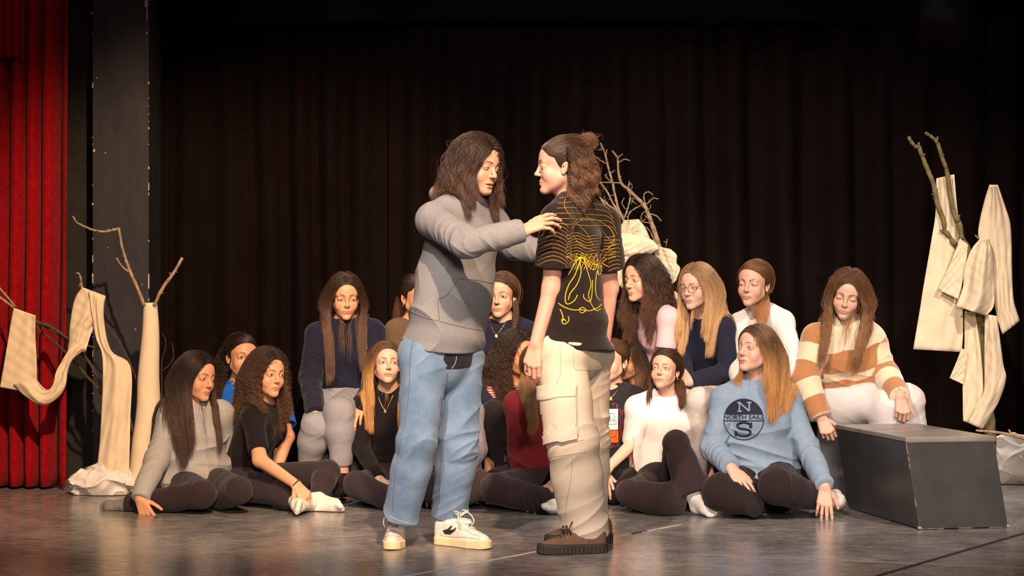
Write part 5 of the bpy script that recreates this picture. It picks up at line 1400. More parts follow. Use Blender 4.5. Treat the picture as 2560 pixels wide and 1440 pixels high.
# ------------------------------------------------------------------ the two standing men
def shoe_sdf(a, toe, up, s=1.0, kind='sneaker'):
    """returns (sole, upper) functions; a = heel ground point, toe = toe ground point"""
    a = np.array(a, float); toe = np.array(toe, float); d = nrm(toe-a); L = np.linalg.norm(toe-a); sd = np.cross(d, [0, 0, 1.]); M = A3(np.stack([d, sd, [0, 0, 1.]], 1))
    def loc(P): return ((P-A3(a))@M)/F32(L)
    def outline(Q, w=1.0):
        x = Q[:, 0]; cx = np.clip(x, .13, .84); hw = np.interp(cx, [.13, .35, .68, .84], [.120, .118, .160, .125]).astype(F32)*w
        return np.sqrt((x-cx)**2+(Q[:, 1]+F32(.02)*np.sin(x*3))**2)-hw
    hs = .115 if kind == 'sneaker' else .135
    def sole(P):
        Q = loc(P); o = outline(Q, 1.03 if kind == 'sneaker' else 1.08)
        if kind != 'sneaker': o = o+F32(.006)*np.sign(np.sin(Q[:, 0]*110))*(Q[:, 2] < .09)
        z = Q[:, 2]; top_ = F32(hs)+F32(.04)*np.clip(Q[:, 0]-.75, 0, 1)
        return smax(smax(o, z-top_, .02), -z+F32(.002)+F32(.09)*np.clip(Q[:, 0]-.86, 0, 1), .01)*F32(L)
    def upper(P):
        Q = loc(P); o = outline(Q, .97); x = Q[:, 0]
        h = np.interp(x, [0, .08, .30, .45, .62, .80, .95, 1.05], [.36, .39, .385, .36, .27, .215, .17, .10]).astype(F32)*(1.0 if kind == 'sneaker' else .92)
        y = Q[:, 1]; rd = h-F32(3.0)*y*y*(x > .3)-F32(1.2)*y*y
        d_ = smax(o, (Q[:, 2]-rd)*F32(.8), .09 if kind == 'sneaker' else .11)
        d_ = smax(d_, -Q[:, 2]+F32(.05), .01)
        d_ = smax(d_, -ell(Q, (.22, 0, .42), (.155, .072, .13)), .02)
        d_ = smin(d_, ell(Q, (.50, 0, .335), (.16, .055, .035)), .03)
        return d_*F32(L)
    return sole, upper, loc, M, L
def shoe(p, a, toe, kind, um, sm, lm, extra=None):
    so, up, loc, M, L = shoe_sdf(a, toe, None, kind=kind); mid = (np.array(a)+np.array(toe))/2; lo, hi = bounds([np.array(a), np.array(toe), mid+np.array([0, 0, .13])], .07)
    V, Fc = netmesh(up, lo, hi, .0026); ob = p.add('shoe', V, Fc, um); sf = Surf(V, Fc)
    V2, F2 = netmesh(so, lo, hi, .0026); s2 = p.add('sole', V2, F2, sm, parent=ob)
    # laces zigzag over the tongue
    def w(x, y, z): return np.array(a)+M.astype(float)@(np.array([x, y, z])*L)
    def drop(x, y):
        o = Vector(tuple(w(x, y, .8))); h, n, i, t = sf.bv.ray_cast(o, Vector((0, 0, -1)), 2); return (np.array(h)+np.array([0, 0, .003])) if h else w(x, y, .3)
    mb = MB()
    for i, x in enumerate(np.linspace(.44, .66, 6)):
        mb.tube([drop(x+.0, y)-p.rootinv for y in np.linspace(-.075, .075, 9)], .0028, 6)
    for sgn in (-1, 1):
        pts = [drop(.44, .01*sgn)+np.array([0, 0, .004]), w(.47, .06*sgn, .46), w(.52, .12*sgn, .43), w(.57, .14*sgn, .34), w(.54, .12*sgn, .27)]
        mb.tube([q-p.rootinv for q in [np.array(v) for v in smooth_poly(pts, 5)]], .0026, 6)
        pts = [drop(.45, .01*sgn)+np.array([0, 0, .004]), w(.40, .07*sgn, .47), w(.50, .10*sgn, .47), w(.46, .02*sgn, .42)]
        mb.tube([q-p.rootinv for q in [np.array(v) for v in smooth_poly(pts, 5)]], .0026, 6)
    mb.build('laces', lm, ob)
    return ob, sf, w, s2
p = person('P1', 'person standing in a grey hoodie and blue jeans with shoulder-length dark hair, arms outstretched',
  J=dict(head=(1196, 414, 8.14), neck=(1166, 506, 8.22), pel=(1108, 868, 8.20), sh0=(1084, 552, 8.02), sh1=(1226, 556, 8.38), el0=(1166, 608, 7.76), wr0=(1306, 578, 7.795),
    el1=(1282, 612, 8.36), wr1=(1372, 632, 8.28), hip0=(1062, 890, 8.12), hip1=(1152, 892, 8.26), kn0=(1042, 1106, 8.08), an0=(1002, 1298, 8.16), kn1=(1146, 1112, 8.22), an1=(1122, 1292, 8.30)),
  yaw=50, pitch=-10, roll=4, male=1, hair=DARK[0], skin=(.55, .31, .21), lips=(.40, .15, .11), iris=(.03, .015, .01), gaze=(.25, -.05), face=dict(open=.0045, eye=.65, nose=1.2, jaw=1.04, stubble=.5), seed=31, hres=.0018,
  hands={'0': dict(d=(.86, .04, .40), n=(-.30, -.72, .62), th=-1, curl=(.30, .36, .42, .50), spread=.26, thumb=(.7, .2), size=.98)})
DEN = mat('denim', (.075, .135, .235), rough=.9, spec=.1, bump=.4, bscale=700, var=.28, vscale=7, sheen=.1, col2=(.175, .26, .38))
STITCH = cloth('pale_stitching', (.45, .42, .34)); DKD = cloth('dark_denim_seam', (.075, .13, .22)); C_HOOD = cloth('hoodie_grey', (.185, .19, .205), var=.22, vscale=260, bump=.5)
if p:
    p.top(C_HOOD, 'hoodie', o=.026, loose=.030, ru=.068, re=.060, rw=.048, fold=.007, tfold=.010, cuff=.041, hem=-.005, puff=.150, hemt=(-.05, .12), hood=True, h=.0042, neckr=.068)
    def flare(P, d): return d
    p.bottom(DEN, 'jeans', rh=.096, rk=.082, rc=.080, ra=.074, fold=.009, o=.012, end=1.0, waist=.08, h=.0042, openr=1)
    p.build_body(MSK); hair(p, ((.022, .012, .008), (.060, .032, .020)), length=.24, n=9000, thick=.024, front=.8, curl=.004, curlw=.09, frizz=.004, clump=.45, part=-.004, rad=.0006)
    st = Surf(*p.topVF); sb = Surf(*p.botVF)
    marks(p, st, 'pocket_seam', [[(1145, 697), (1133, 715), (1120, 735), (1106, 744), (1094, 748)], [(1145, 697), (1190, 700), (1232, 708)], [(1094, 748), (1096, 775), (1098, 800)]], .004, cloth('hoodie_seam', (.16, .15, .15)), p.topobj)
    marks(p, st, 'waistband_seam', [[(1022, 776), (1060, 792), (1110, 806), (1160, 818), (1206, 826)], [(1040, 775), (1044, 740), (1055, 700)]], .0035, cloth('hoodie_seam2', (.17, .16, .16)), p.topobj)
    for pts in ([(1184, 524), (1180, 545), (1183, 562)], [(1205, 524), (1207, 540), (1206, 556)]):
        pass
    marks(p, sb, 'fly_seam', [[(1141, 890), (1140, 900), (1136, 912), (1128, 922)]], .003, STITCH, p.botobj)
    marks(p, sb, 'pocket_stitching', [[(1031, 840), (1050, 846), (1075, 845), (1092, 838)], [(1032, 846), (1060, 852), (1092, 844)]], .003, STITCH, p.botobj)
    marks(p, sb, 'leg_seam', [[(1033, 850), (1026, 900), (1024, 960), (1018, 1020), (1005, 1090), (992, 1160), (985, 1220), (982, 1280)], [(1118, 930), (1114, 1000), (1108, 1060), (1104, 1130), (1100, 1200), (1100, 1260)]], .004, DKD, p.botobj)
    marks(p, sb, 'hem_stitching', [[(972, 1290), (1000, 1302), (1028, 1310)], [(1092, 1306), (1120, 1300), (1158, 1288)]], .003, STITCH, p.botobj)
    # dark shirt: collar at the neck and tail below the hoodie
    SHD = cloth('dark_shirt', (.016, .016, .026)); mb = MB(); J = p.J
    for sgn in (-1, 1):
        c = J['neck']+p.fw*.010+p.up*.045; pts = [c-p.fw*.045+p.side*.0, c+p.side*sgn*.050+p.up*.004, c+p.side*sgn*.040+p.fw*.048-p.up*.012, c+p.side*sgn*.012+p.fw*.070-p.up*.045]
        V = []; sp = smooth_poly(pts, 6); n_ = len(sp)
        for i, q in enumerate(sp):
            out = nrm(q-(J['neck']+p.up*.02)); V += [q+p.up*.010-p.rootinv, q+out*.010-p.up*.022-p.rootinv]
        mb.add(V, [(2*i, 2*i+2, 2*i+3, 2*i+1) for i in range(n_-1)])
    cl = mb.build('shirt_collar', SHD, p.root); sd = cl.modifiers.new('thickness', 'SOLIDIFY'); sd.thickness = .004
    def tailf(P):
        d = fcone(P, J['pel']+p.up*.06, J['pel']-p.up*.04, .164, .168, nrm(p.fw), .76)
        low = plane(P, J['pel']-p.up*(.062)+p.side*.12, -p.up+p.side*.20)
        d = smax(smax(d, -d-F32(.012), .002), low, .004); return smax(d, plane(P, J['pel']+p.up*.02, p.up), .004)
    lo, hi = bounds([J['pel']], .26); V, Fc = netmesh(tailf, lo, hi, .005); p.add('shirt_tail', V, Fc, SHD)
    UP = mat('white_leather', (.60, .56, .50), rough=.45, spec=.4, var=.12, vscale=18); SO = mat('cream_sole', (.66, .52, .30), rough=.6); LC = cloth('white_lace', (.62, .58, .52)); SWB = mat('black_leather', (.02, .018, .018), rough=.5)
    ov = mat('grey_overlay', (.40, .38, .36), rough=.5)
    s1, sf1, w1, so1 = shoe(p, fl(990, 1338), fl(977, 1380), 'sneaker', UP, SO, LC) if False else shoe(p, np.array([X(992, 8.32), 8.36, 0]), np.array([X(976, 8.08), 8.07, 0]), 'sneaker', UP, SO, LC)
    s2, sf2, w2, so2 = shoe(p, np.array([X(1088, 8.25), 8.30, 0]), np.array([X(1228, 8.15), 8.10, 0]), 'sneaker', UP, SO, LC)
    V, Fc = fine([(x, y, 0) for x, y in [(1108, 1326), (1112, 1334), (1126, 1336), (1139, 1326), (1142, 1318), (1134, 1324), (1124, 1325), (1131, 1318), (1131, 1313), (1120, 1322)]], [tuple(range(10))], 3); art(p, sf2, 'swoosh', V, Fc, SWB, s2, .003)
    marks(p, sf2, 'overlay_seam', [[(1150, 1322), (1164, 1326), (1178, 1334), (1200, 1342)], [(1100, 1338), (1130, 1342), (1160, 1343), (1200, 1348)], [(1098, 1310), (1102, 1335)]], .0022, ov, s2)
    marks(p, sf1, 'overlay_seam', [[(955, 1345), (975, 1338), (1000, 1342)], [(958, 1330), (975, 1322), (998, 1328)]], .0022, ov, s1); chk(p)
# P2
p = person('P2', 'person seen from behind in a black T-shirt with yellow lines, beige cargo trousers, half bun',
  J=dict(head=(1400, 414, 8.06), neck=(1436, 494, 8.10), pel=(1438, 846, 8.08), sh0=(1390, 548, 7.94), sh1=(1512, 556, 8.24), el0=(1378, 722, 7.98), wr0=(1340, 858, 7.96),
    el1=(1524, 720, 8.34), wr1=(1512, 850, 8.36), hip0=(1404, 880, 8.00), hip1=(1470, 884, 8.20), kn0=(1430, 1106, 7.95), an0=(1462, 1318, 8.06), kn1=(1460, 1090, 8.26), an1=(1462, 1290, 8.34)),
  yaw=-90, pitch=-2, male=1, back=True, fat=.80, hips=1.18, hair=DARK[0], skin=(.60, .32, .245), lips=(.46, .18, .15), gaze=(0, -.05), face=dict(eye=.6, nose=1.1, jaw=1.0, brow_w=1.0, stubble=.25), seed=32, hres=.0018,
  hands={'0': dict(d=(-.18, -.10, -.97), n=(-.35, -.93, .15), th=-1, curl=(.45, .5, .55, .6), spread=.06, size=1.05, thumb=(.5, .3)), '1': dict(d=(0, 0, -1), n=(.9, .1, 0), th=1, curl=(.4, .5, .5, .5))})
C_TEE = cloth('black_tee', (.014, .010, .010), sheen=.1, var=.15); C_CAR = cloth('beige_twill', (.56, .48, .38), var=.06, vscale=9, bump=.3, sheen=.05)
if p:
    p.top(C_TEE, 'tshirt', o=.016, loose=.002, sleeve=.34, ru=.062, re=.078, tfold=.009, fold=.005, hem=-.05, bottom_r=(.158, .196), h=.0042, neckr=.066, neckh=.034, ntilt=-.2)
    def puddle(P, d):
        return d
    p.bottom(C_CAR, 'cargo_trousers', rh=.094, rk=.104, rc=.102, ra=.096, fold=.009, o=.014, end=1.10, waist=-.068, h=.0045, openr=1)
    p.build_body(MSK)
    hair(p, ((.035, .019, .011), (.13, .070, .040)), n=8000, rad=.0006, groups=[
       dict(share=.42, style='tie', G=(0, .088, .072), mask=lambda Q: Q[:, 2] > .035, bun=.026, bdir=(0, .030, .020), k1=.4, length=.2, thick=1.0, frizz=.004),
       dict(share=.58, style='loose', length=.155, mask=lambda Q: (Q[:, 1] > .022) & (Q[:, 2] < .065), front=0, bkf=.02, wid=.05, curl=.009, curlw=.075, thick=1.0, bk=.6)], thick=.022, clump=.6, K=160, frizz=.004)
    st = Surf(*p.topVF); sb = Surf(*p.botVF); YE = cloth('yellow_print', (.72, .42, .02), sheen=0); YD = cloth('ochre_print', (.34, .20, .035), sheen=0)
    z1 = lambda pts: [(900+x*.41667, 300+y*.41667) for x, y in pts]
    L1 = []
    for i in range(6):   # contour lines over shoulder and back
        y0 = 470+i*20; L1.append([(1195+i*-6, y0+10*i), (1280, y0-12+i*14), (1380, y0-4+i*14), (1460+i*8, y0+18+i*10), (1500+i*10, y0+52+i*14)])
    ovl = lambda cx, cy, rx, ry, ro, n=26: [(cx+rx*math.cos(a)*math.cos(ro)-ry*math.sin(a)*math.sin(ro), cy+rx*math.cos(a)*math.sin(ro)+ry*math.sin(a)*math.cos(ro)) for a in np.linspace(0, 2*math.pi, n)]
    L1 += [ovl(1400, 690, 128, 88, .35), [(1275, 640), (1300, 600), (1360, 590), (1440, 610), (1500, 650), (1530, 700)]]
    for i in range(8):
        y = 690+i*18; L1.append([(1240+8*math.sin(i), y+8), (1300, y-14), (1360, y+10), (1420, y+2), (1480, y+14), (1535, y+6)])
    for i in range(11):   # sleeve lines
        y = 600+i*24; L1.append([(1062-i*1.5, y+44), (1110, y+10), (1170, y), (1230, y+26), (1252-i, y+50)])
    for i in range(9):
        y = 720+i*24; L1.append([(1490, y+20), (1515, y+6), (1545, y), (1560, y+6)])
    L1 += [[(1232, 470), (1225, 510), (1250, 560), (1300, 620), (1360, 680), (1400, 760)], [(1310, 480), (1330, 540), (1380, 600), (1430, 640), (1500, 720)]]
    marks(p, st, 'contour_lines', [z1(l) for l in L1], .0026, YD, p.topobj)
    L2 = [[(1330, 825), (1310, 870), (1290, 930), (1255, 985), (1235, 1040), (1232, 1090), (1250, 1105), (1285, 1085), (1305, 1050)], [(1345, 830), (1352, 870), (1372, 930), (1385, 990), (1370, 1050), (1385, 1100), (1410, 1140)], [(1320, 850), (1325, 920), (1300, 990), (1262, 1040), (1250, 1080)],
      [(1440, 860), (1425, 900), (1415, 950), (1412, 1010), (1420, 1060), (1445, 1090)], [(1445, 870), (1450, 910), (1432, 930), (1425, 900)], [(1395, 960), (1392, 1030), (1380, 1090), (1345, 1070), (1340, 1045)], [(1240, 820), (1290, 845), (1330, 825), (1370, 845), (1410, 870), (1450, 855), (1480, 835)],
      [(1250, 930), (1290, 860), (1325, 822), (1360, 860), (1400, 900), (1440, 860), (1490, 880)], [(1190, 1100), (1230, 1125), (1280, 1140), (1330, 1140), (1380, 1145), (1430, 1125), (1450, 1105)], [(1315, 1135), (1335, 1125), (1355, 1140), (1335, 1158), (1315, 1150)], [(1400, 1130), (1420, 1145), (1445, 1135)],
      [(1200, 1135), (1212, 1160), (1218, 1185), (1208, 1205)], [(1250, 1180), (1252, 1205), (1230, 1225), (1212, 1215), (1225, 1195), (1235, 1210)]]
    marks(p, st, 'yellow_lines', [z1(l) for l in L2], .0042, YE, p.topobj)
    L3 = [[(1250+i*28, 800+(i % 3)*10), (1290+i*22, 830), (1330+i*16, 850+(i % 2)*14), (1360+i*14, 880)] for i in range(8)]+[[(1480-i*30, 800), (1450-i*26, 840), (1420-i*20, 860), (1395-i*18, 900)] for i in range(8)]
    marks(p, st, 'fine_mesh_lines', [z1(l) for l in L3], .0016, YE, p.topobj)
    # cargo pocket and seams
    z2 = lambda pts: [(900+x*.41667, 800+y*.41667) for x, y in pts]; SE = cloth('beige_seam', (.42, .35, .27))
    def panel(name, pts, off, parent):
        V, Fc = fine([(x, y, 0) for x, y in z2(pts)], [tuple(range(len(pts)))], 5)
        W = []; 
        for v in V:
            h, n = sb.hit(v[0], v[1], off); W.append(h if h is not None else None)
        Fc = [f for f in Fc if all(W[i] is not None for i in f)]; W = [w if w is not None else p.rootinv for w in W]
        o = meshobj(name, np.array(W)-p.rootinv, Fc, C_CAR, parent); s_ = o.modifiers.new('thickness', 'SOLIDIFY'); s_.thickness = .012; s_.offset = -1; b_ = o.modifiers.new('bevel', 'BEVEL'); b_.width = .003; b_.segments = 2; return o
    pk = panel('cargo_pocket', [(1100, 470), (1285, 455), (1300, 720), (1118, 745)], .006, p.botobj) ; panel('pocket_flap', [(1078, 395), (1290, 380), (1284, 460), (1076, 480)], .010, p.botobj)
    marks(p, sb, 'trouser_seams', [z2(l) for l in ([(1280, 120), (1285, 280), (1330, 300), (1440, 290), (1450, 240)], [(1200, 130), (1205, 300), (1180, 380)], [(1290, 380), (1300, 420), (1310, 700)], [(1110, 750), (1220, 745), (1340, 720)], [(1100, 830), (1230, 810), (1360, 790)], [(1275, 820), (1265, 950), (1240, 1100), (1235, 1240)], [(1460, 400), (1450, 560), (1445, 700), (1470, 900), (1475, 1100)], [(1215, 1300), (1320, 1330), (1475, 1335)])], .0022, SE, p.botobj)
    BU = mat('brown_suede', (.13, .078, .052), rough=.95, spec=.1, bump=.5, bscale=200, var=.2, vscale=25); BS = mat('dark_rubber', (.030, .025, .020), rough=.7); BL = cloth('dark_lace', (.03, .022, .018))
    shoe(p, np.array([X(1520, 7.97), 8.03, 0]), np.array([X(1338, 7.97), 7.96, 0]), 'boot', BU, BS, BL)
    shoe(p, np.array([X(1530, 8.4), 8.36, 0]), np.array([X(1358, 8.25), 8.25, 0]), 'boot', BU, BS, BL); chk(p)
# ------------------------------------------------------------------ branches and draped cloth
BARK = mat('bark', (.34, .24, .15), rough=.9, spec=.1, bump=.9, bscale=90, var=.4, vscale=60)
BARKD = mat('dark_bark', (.085, .052, .035), rough=.9, spec=.1, bump=.9, bscale=90, var=.4, vscale=60)
BARKG = mat('lichen_bark', (.13, .105, .065), rough=.95, spec=.1, bump=1.0, bscale=70, var=.5, vscale=40, col2=(.20, .17, .06))
CLO = mat('unbleached_cotton', (.73, .61, .43), rough=.95, spec=.05, bump=.3, bscale=700, var=.06, vscale=14)
CLW = mat('white_sheet', (.74, .70, .66), rough=.95, spec=.05, bump=.2, bscale=500)
def branch(label, paths, Y, m=BARK, r=.008, grp=None, name='branch'):
    """paths: list of (points in photo pixels[, r0, r1, Ya, Yb]); all of one branch make one mesh"""
    mb = MB(); rs = np.random.RandomState(len(label))
    for i, pth in enumerate(paths):
        pts = pth[0]; r0 = pth[1] if len(pth) > 1 else r; r1 = pth[2] if len(pth) > 2 else r0*.5; ya = pth[3] if len(pth) > 3 else Y; yb = pth[4] if len(pth) > 4 else ya
        q = smooth_poly(pts, 5) if len(pts) > 2 else [np.array(a, float) for a in pts]
        n = len(q); W = [at(a[0]+rs.randn()*.25, a[1]+rs.randn()*.25, ya+(yb-ya)*k/(n-1)+.008*math.sin(k*1.3+i)) for k, a in enumerate(q)]
        R = [(r0+(r1-r0)*k/(n-1))*(1+.22*rs.rand()) for k in range(n)]
        mb.tube(W, R, 8)
        for k in range(2, n-1):   # buds
            if rs.rand() < .35: d = nrm(rs.randn(3)+np.array([0, -.5, .3])); mb.tube([W[k], W[k]+d*(R[k]+.004+.006*rs.rand())], [R[k]*.5, R[k]*.2], 5)
    o = mb.build(name, m); return tag(o, label, 'branch', grp)
def strip(L, R, Y, nv=40, nu=28, fold=.015, nf=3.0, seed=0, dY=None, bulge=0.0, thick=.003, mb=None):
    """cloth lofted between a left and a right edge (photo pixels, top to bottom)"""
    rs = np.random.RandomState(seed); rsm = lambda P: np.array(smooth_poly(P, 8)) if len(P) > 2 else np.array(P, float)
    def res(P):
        P = rsm(P); s = np.concatenate([[0], np.cumsum(np.linalg.norm(np.diff(P, axis=0), axis=1))]); t = np.linspace(0, s[-1], nv); return np.stack([np.interp(t, s, P[:, i]) for i in (0, 1)], 1)
    A, B = res(L), res(R); p0, p1 = rs.rand(2)*6
    dys = np.interp(np.linspace(0, 1, nv), np.linspace(0, 1, len(dY)), dY) if dY else np.zeros(nv)
    V = []
    for i in range(nv):
        t = i/(nv-1)
        for j in range(nu):
            u = j/(nu-1); p = A[i]*(1-u)+B[i]*u
            wr = .0045*math.sin(t*17+u*6+p0+2*math.sin(u*5+p1))*math.sin(u*8+t*6+p1)+.0025*math.sin(t*43+u*11)*math.sin(u*19+p0)
            f1 = math.sin(2*math.pi*nf*.55*u+p0+1.3*math.sin(t*2.2+p1)); y = Y+dys[i]+fold*1.0*(f1*abs(f1)**.3*(.45+.55*math.sin(t*2.4+p1))+.25*math.sin(2*math.pi*nf*1.3*u**1.4+p1+t*1.5)*(1-t*.5))+wr-bulge*math.sin(math.pi*u)
            V.append(at(p[0], p[1], y))
    Fc = [(i*nu+j, i*nu+j+1, (i+1)*nu+j+1, (i+1)*nu+j) for i in range(nv-1) for j in range(nu-1)]
    mb = mb or MB(); mb.add(V, Fc); return mb
def cloth_obj(label, strips, name='draped_cloth', m=None, grp=None):
    mb = MB()
    for s in strips: strip(mb=mb, **s)
    o = mb.build(name, m or CLO); sd = o.modifiers.new('thickness', 'SOLIDIFY'); sd.thickness = .0035; sd.offset = 0
    return tag(o, label, 'cloth', grp)
def heap(label, c, size, seed, m=CLW, name='cloth_heap', amp=.05):
    c = np.array(c, float); sx, sy, sz = size
    def f(P):
        d = ell(P, c, (sx, sy, sz))
        for i in range(4):
            rs = np.random.RandomState(seed+i); q = c+np.array([(rs.rand()-.5)*sx*1.5, (rs.rand()-.5)*sy, (rs.rand()-.3)*sz*.5]); d = smin(d, ell(P, q, (sx*.42, sy*.5, sz*.55)), .03)
        d = d-F32(amp)*.5*rid(P, seed, .75)-F32(amp)*.2*rid(P, seed+3, 1.9)
        return np.maximum(d, F32(.002)-P[:, 2])
    V, Fc = netmesh(f, c-np.array([sx, sy, sz])*1.5, c+np.array([sx, sy, sz])*1.5, .005)
    o = meshobj(name, V, Fc, m); return tag(o, label, 'cloth')
q3 = lambda pts: [(x*.5556, 500+y*.5556) for x, y in pts]
q4 = lambda pts: [(1480+x*.3057, 340+y*.3057) for x, y in pts]
q5 = lambda pts: [(2240+x*.2778, 320+y*.2778) for x, y in pts]
q6 = lambda pts: [(2240+x*.3611, 700+y*.3611) for x, y in pts]
# left group
YL = 10.38
branch('two thin twigs entering from the left edge above the hanging cloth', [(q3([(-30, 372), (0, 400), (40, 445), (75, 488)]), .006, .005), (q3([(-30, 425), (0, 440), (40, 468), (70, 490)]), .007, .006)], YL+.02)
branch('dark forked branch reaching from the hanging cloth down to the right', [(q3([(60, 485), (160, 545), (230, 572), (300, 620), (340, 645), (390, 655), (440, 668)]), .010, .005), (q3([(200, 565), (300, 625), (345, 670), (400, 730), (450, 822), (500, 930)]), .009, .006, YL, YL+.15), (q3([(160, 570), (210, 612), (300, 690), (380, 780), (450, 862), (520, 960)]), .006, .006, YL+.02, YL+.15), (q3([(200, 573), (180, 592), (165, 600)]), .004), (q3([(182, 592), (172, 615), (165, 636)]), .003)], YL, BARKD)
branch('short crooked twig on top of the tall draped cloth', [(q3([(345, 328), (357, 335), (365, 365), (368, 400)]), .004, .006), (q3([(362, 372), (356, 392)]), .003)], YL)
branch('long thin drooping twig behind the left cloth', [(q3([(465, 548), (500, 590), (530, 630), (570, 700), (610, 800), (618, 860), (620, 1000)]), .003, .005)], YL+.12, BARKD)
branch('tall bent branch with a long tip above the cloth column', [(q3([(650, 475), (615, 390), (585, 320), (560, 250), (545, 190), (535, 128)]), .0085, .006), (q3([(535, 128), (500, 138), (470, 143), (430, 138), (385, 122), (345, 100), (328, 73)]), .006, .004), (q3([(582, 325), (550, 300), (523, 260)]), .005, .004)], YL-.02)
branch('short straight branch at the right of the cloth column', [(q3([(694, 475), (730, 400), (780, 330), (820, 262)]), .009, .007), (q3([(770, 345), (763, 325)]), .004)], YL-.02)
branch('two hair-thin curved twigs right of the cloth column', [(q3([(728, 1305), (726, 1000), (728, 830), (728, 730), (745, 660), (742, 620), (730, 600)]), .0025, .0015), (q3([(728, 770), (760, 745), (780, 710), (778, 660), (768, 645)]), .0025, .0015)], YL+.15, BARKD)
branch('dark sticks propped behind the cloth column near the floor', [(q3([(560, 920), (590, 1010), (615, 1090), (640, 1190)]), .010, .009), (q3([(575, 1120), (600, 1050), (612, 1000)]), .006, .005)], YL+.1, BARKD)
cloth_obj('flat cream cloth panel hanging at the far left edge', [dict(L=q3([(62, 485), (48, 560), (28, 680), (0, 842)]), R=q3([(160, 520), (158, 600), (165, 720), (166, 872)]), Y=YL-.03, fold=.012, nf=1.5, seed=1)])
cloth_obj('twisted cream cloth swag looping up over the branch', [dict(L=q3([(60, 830), (110, 880), (180, 920), (240, 905), (290, 850), (305, 770), (330, 715), (385, 670)]), R=q3([(160, 800), (185, 835), (215, 855), (240, 830), (250, 780), (270, 740), (300, 690), (330, 640)]), Y=YL-.05, fold=.014, nf=2, seed=2, bulge=.02),
   dict(L=q3([(370, 392), (335, 450), (315, 560), (310, 640), (300, 700)]), R=q3([(475, 432), (455, 520), (415, 590), (395, 650), (385, 680)]), Y=YL-.02, fold=.022, nf=2.2, seed=3, bulge=.03)])
cloth_obj('long cream cloth strip falling to the floor in the left group', [dict(L=q3([(400, 410), (415, 520), (432, 620), (462, 720), (455, 1000), (432, 1268)]), R=q3([(470, 435), (468, 545), (500, 680), (588, 752), (586, 1000), (580, 1255)]), Y=YL-.06, fold=.020, nf=1.8, seed=5, bulge=.01)])
mbc = MB(); cen = [(676, 462), (678, 600), (668, 800), (668, 950), (650, 1100), (640, 1240), (640, 1310)]; wid = [30, 38, 48, 54, 56, 58, 62]
mbc.tube([at(*q3([c])[0], YL+.02) for c in smooth_poly(cen, 6)], [w*.5556*YL/5000*1.02 for w in np.interp(np.linspace(0, 1, 37), np.linspace(0, 1, 7), wid)], 28, caps=True)
o = mbc.build('wrapped_column', CLO); tag(o, 'smooth cream cloth wrapped into a tall narrow column left of the dark-haired sitter', 'cloth')
heap('white sheet crumpled on the floor under the left cloths', at(262, 1228, 10.36)*np.array([1, 1, 0])+np.array([0, 0, .05]), (.155, .10, .12), 21)
# right group
YR = 10.25
branch('lichen-covered branch leaning far left, bare tip, in the right group', [(q5([(548, 1066), (500, 1010), (450, 930), (420, 810), (365, 660), (340, 520), (290, 390), (240, 270), (205, 170)]), .013, .010), (q5([(205, 172), (170, 165), (135, 120), (110, 85)]), .009, .007), (q5([(205, 170), (205, 130)]), .007, .005), (q5([(450, 940), (425, 935), (395, 920)]), .006, .004)], YR-.06, BARKG)
branch('lichen-covered branch in front of the tall hanging cloth', [(q5([(590, 1000), (570, 860), (530, 790), (485, 590), (460, 400), (420, 280), (375, 140)]), .013, .009), (q5([(375, 142), (350, 105), (305, 70), (265, 45)]), .009, .006), (q5([(368, 120), (375, 78)]), .005, .004), (q5([(555, 810), (572, 785)]), .006, .005)], YR-.08, BARKG)
branch('mossy upright trunk holding the right cloths', [([(2398, 590), (2420, 630), (2440, 700), (2447, 800), (2455, 900), (2468, 1000), (2475, 1090), (2478, 1238)], .018, .030), (q5([(720, 1180), (760, 1080), (790, 980), (820, 880), (860, 740)]), .012, .010), (q5([(815, 1110), (790, 1050), (760, 1010), (712, 965)]), .004, .004, YR-.10)], YR, BARKG, name='trunk')
cloth_obj('long wide cream cloth hanging over the left branch, right group', [dict(L=[(2341, 446), (2339, 531), (2329, 598), (2308, 720), (2300, 772), (2283, 873)], R=[(2385, 436), (2394, 531), (2402, 598), (2404, 700), (2408, 819), (2404, 880)], Y=YR-.03, fold=.016, nf=2.4, seed=6, bulge=.02)])
cloth_obj('short cream cloth band slung over the fork', [dict(L=[(2400, 596), (2380, 650), (2345, 724)], R=[(2420, 612), (2412, 680), (2395, 748)], Y=YR-.11, fold=.008, nf=1, seed=7)])
cloth_obj('knotted cream cloth pouch hanging from a small twig', [dict(L=[(2450, 598), (2428, 625), (2412, 670), (2407, 720), (2390, 766)], R=[(2472, 596), (2483, 640), (2485, 720), (2484, 765), (2466, 790)], Y=YR-.13, fold=.024, nf=2.5, seed=8, bulge=.05)])
cloth_obj('hooded cream cloth hanging over the right branch', [dict(L=[(2474, 462), (2462, 500), (2448, 560), (2448, 600), (2476, 700), (2492, 790), (2506, 836)], R=[(2494, 462), (2514, 520), (2527, 570), (2530, 680), (2534, 750), (2549, 802)], Y=YR-.03, fold=.020, nf=2.6, seed=9, bulge=.03)])
cloth_obj('long looped cream cloth almost touching the back of the box', [dict(L=[(2412, 778), (2411, 880), (2407, 960), (2408, 1052)], R=[(2438, 782), (2452, 880), (2458, 975), (2455, 1072)], Y=YR-.04, fold=.014, nf=1.6, seed=10), dict(L=[(2462, 785), (2461, 880), (2460, 975), (2440, 1012), (2420, 1056)], R=[(2492, 790), (2508, 910), (2515, 945), (2497, 1003), (2456, 1074)], Y=YR-.08, fold=.012, nf=1.4, seed=11, bulge=.02), dict(L=[(2404, 870), (2393, 900), (2374, 945)], R=[(2420, 880), (2412, 930), (2408, 961)], Y=YR-.05, fold=.006, nf=1, seed=12)])
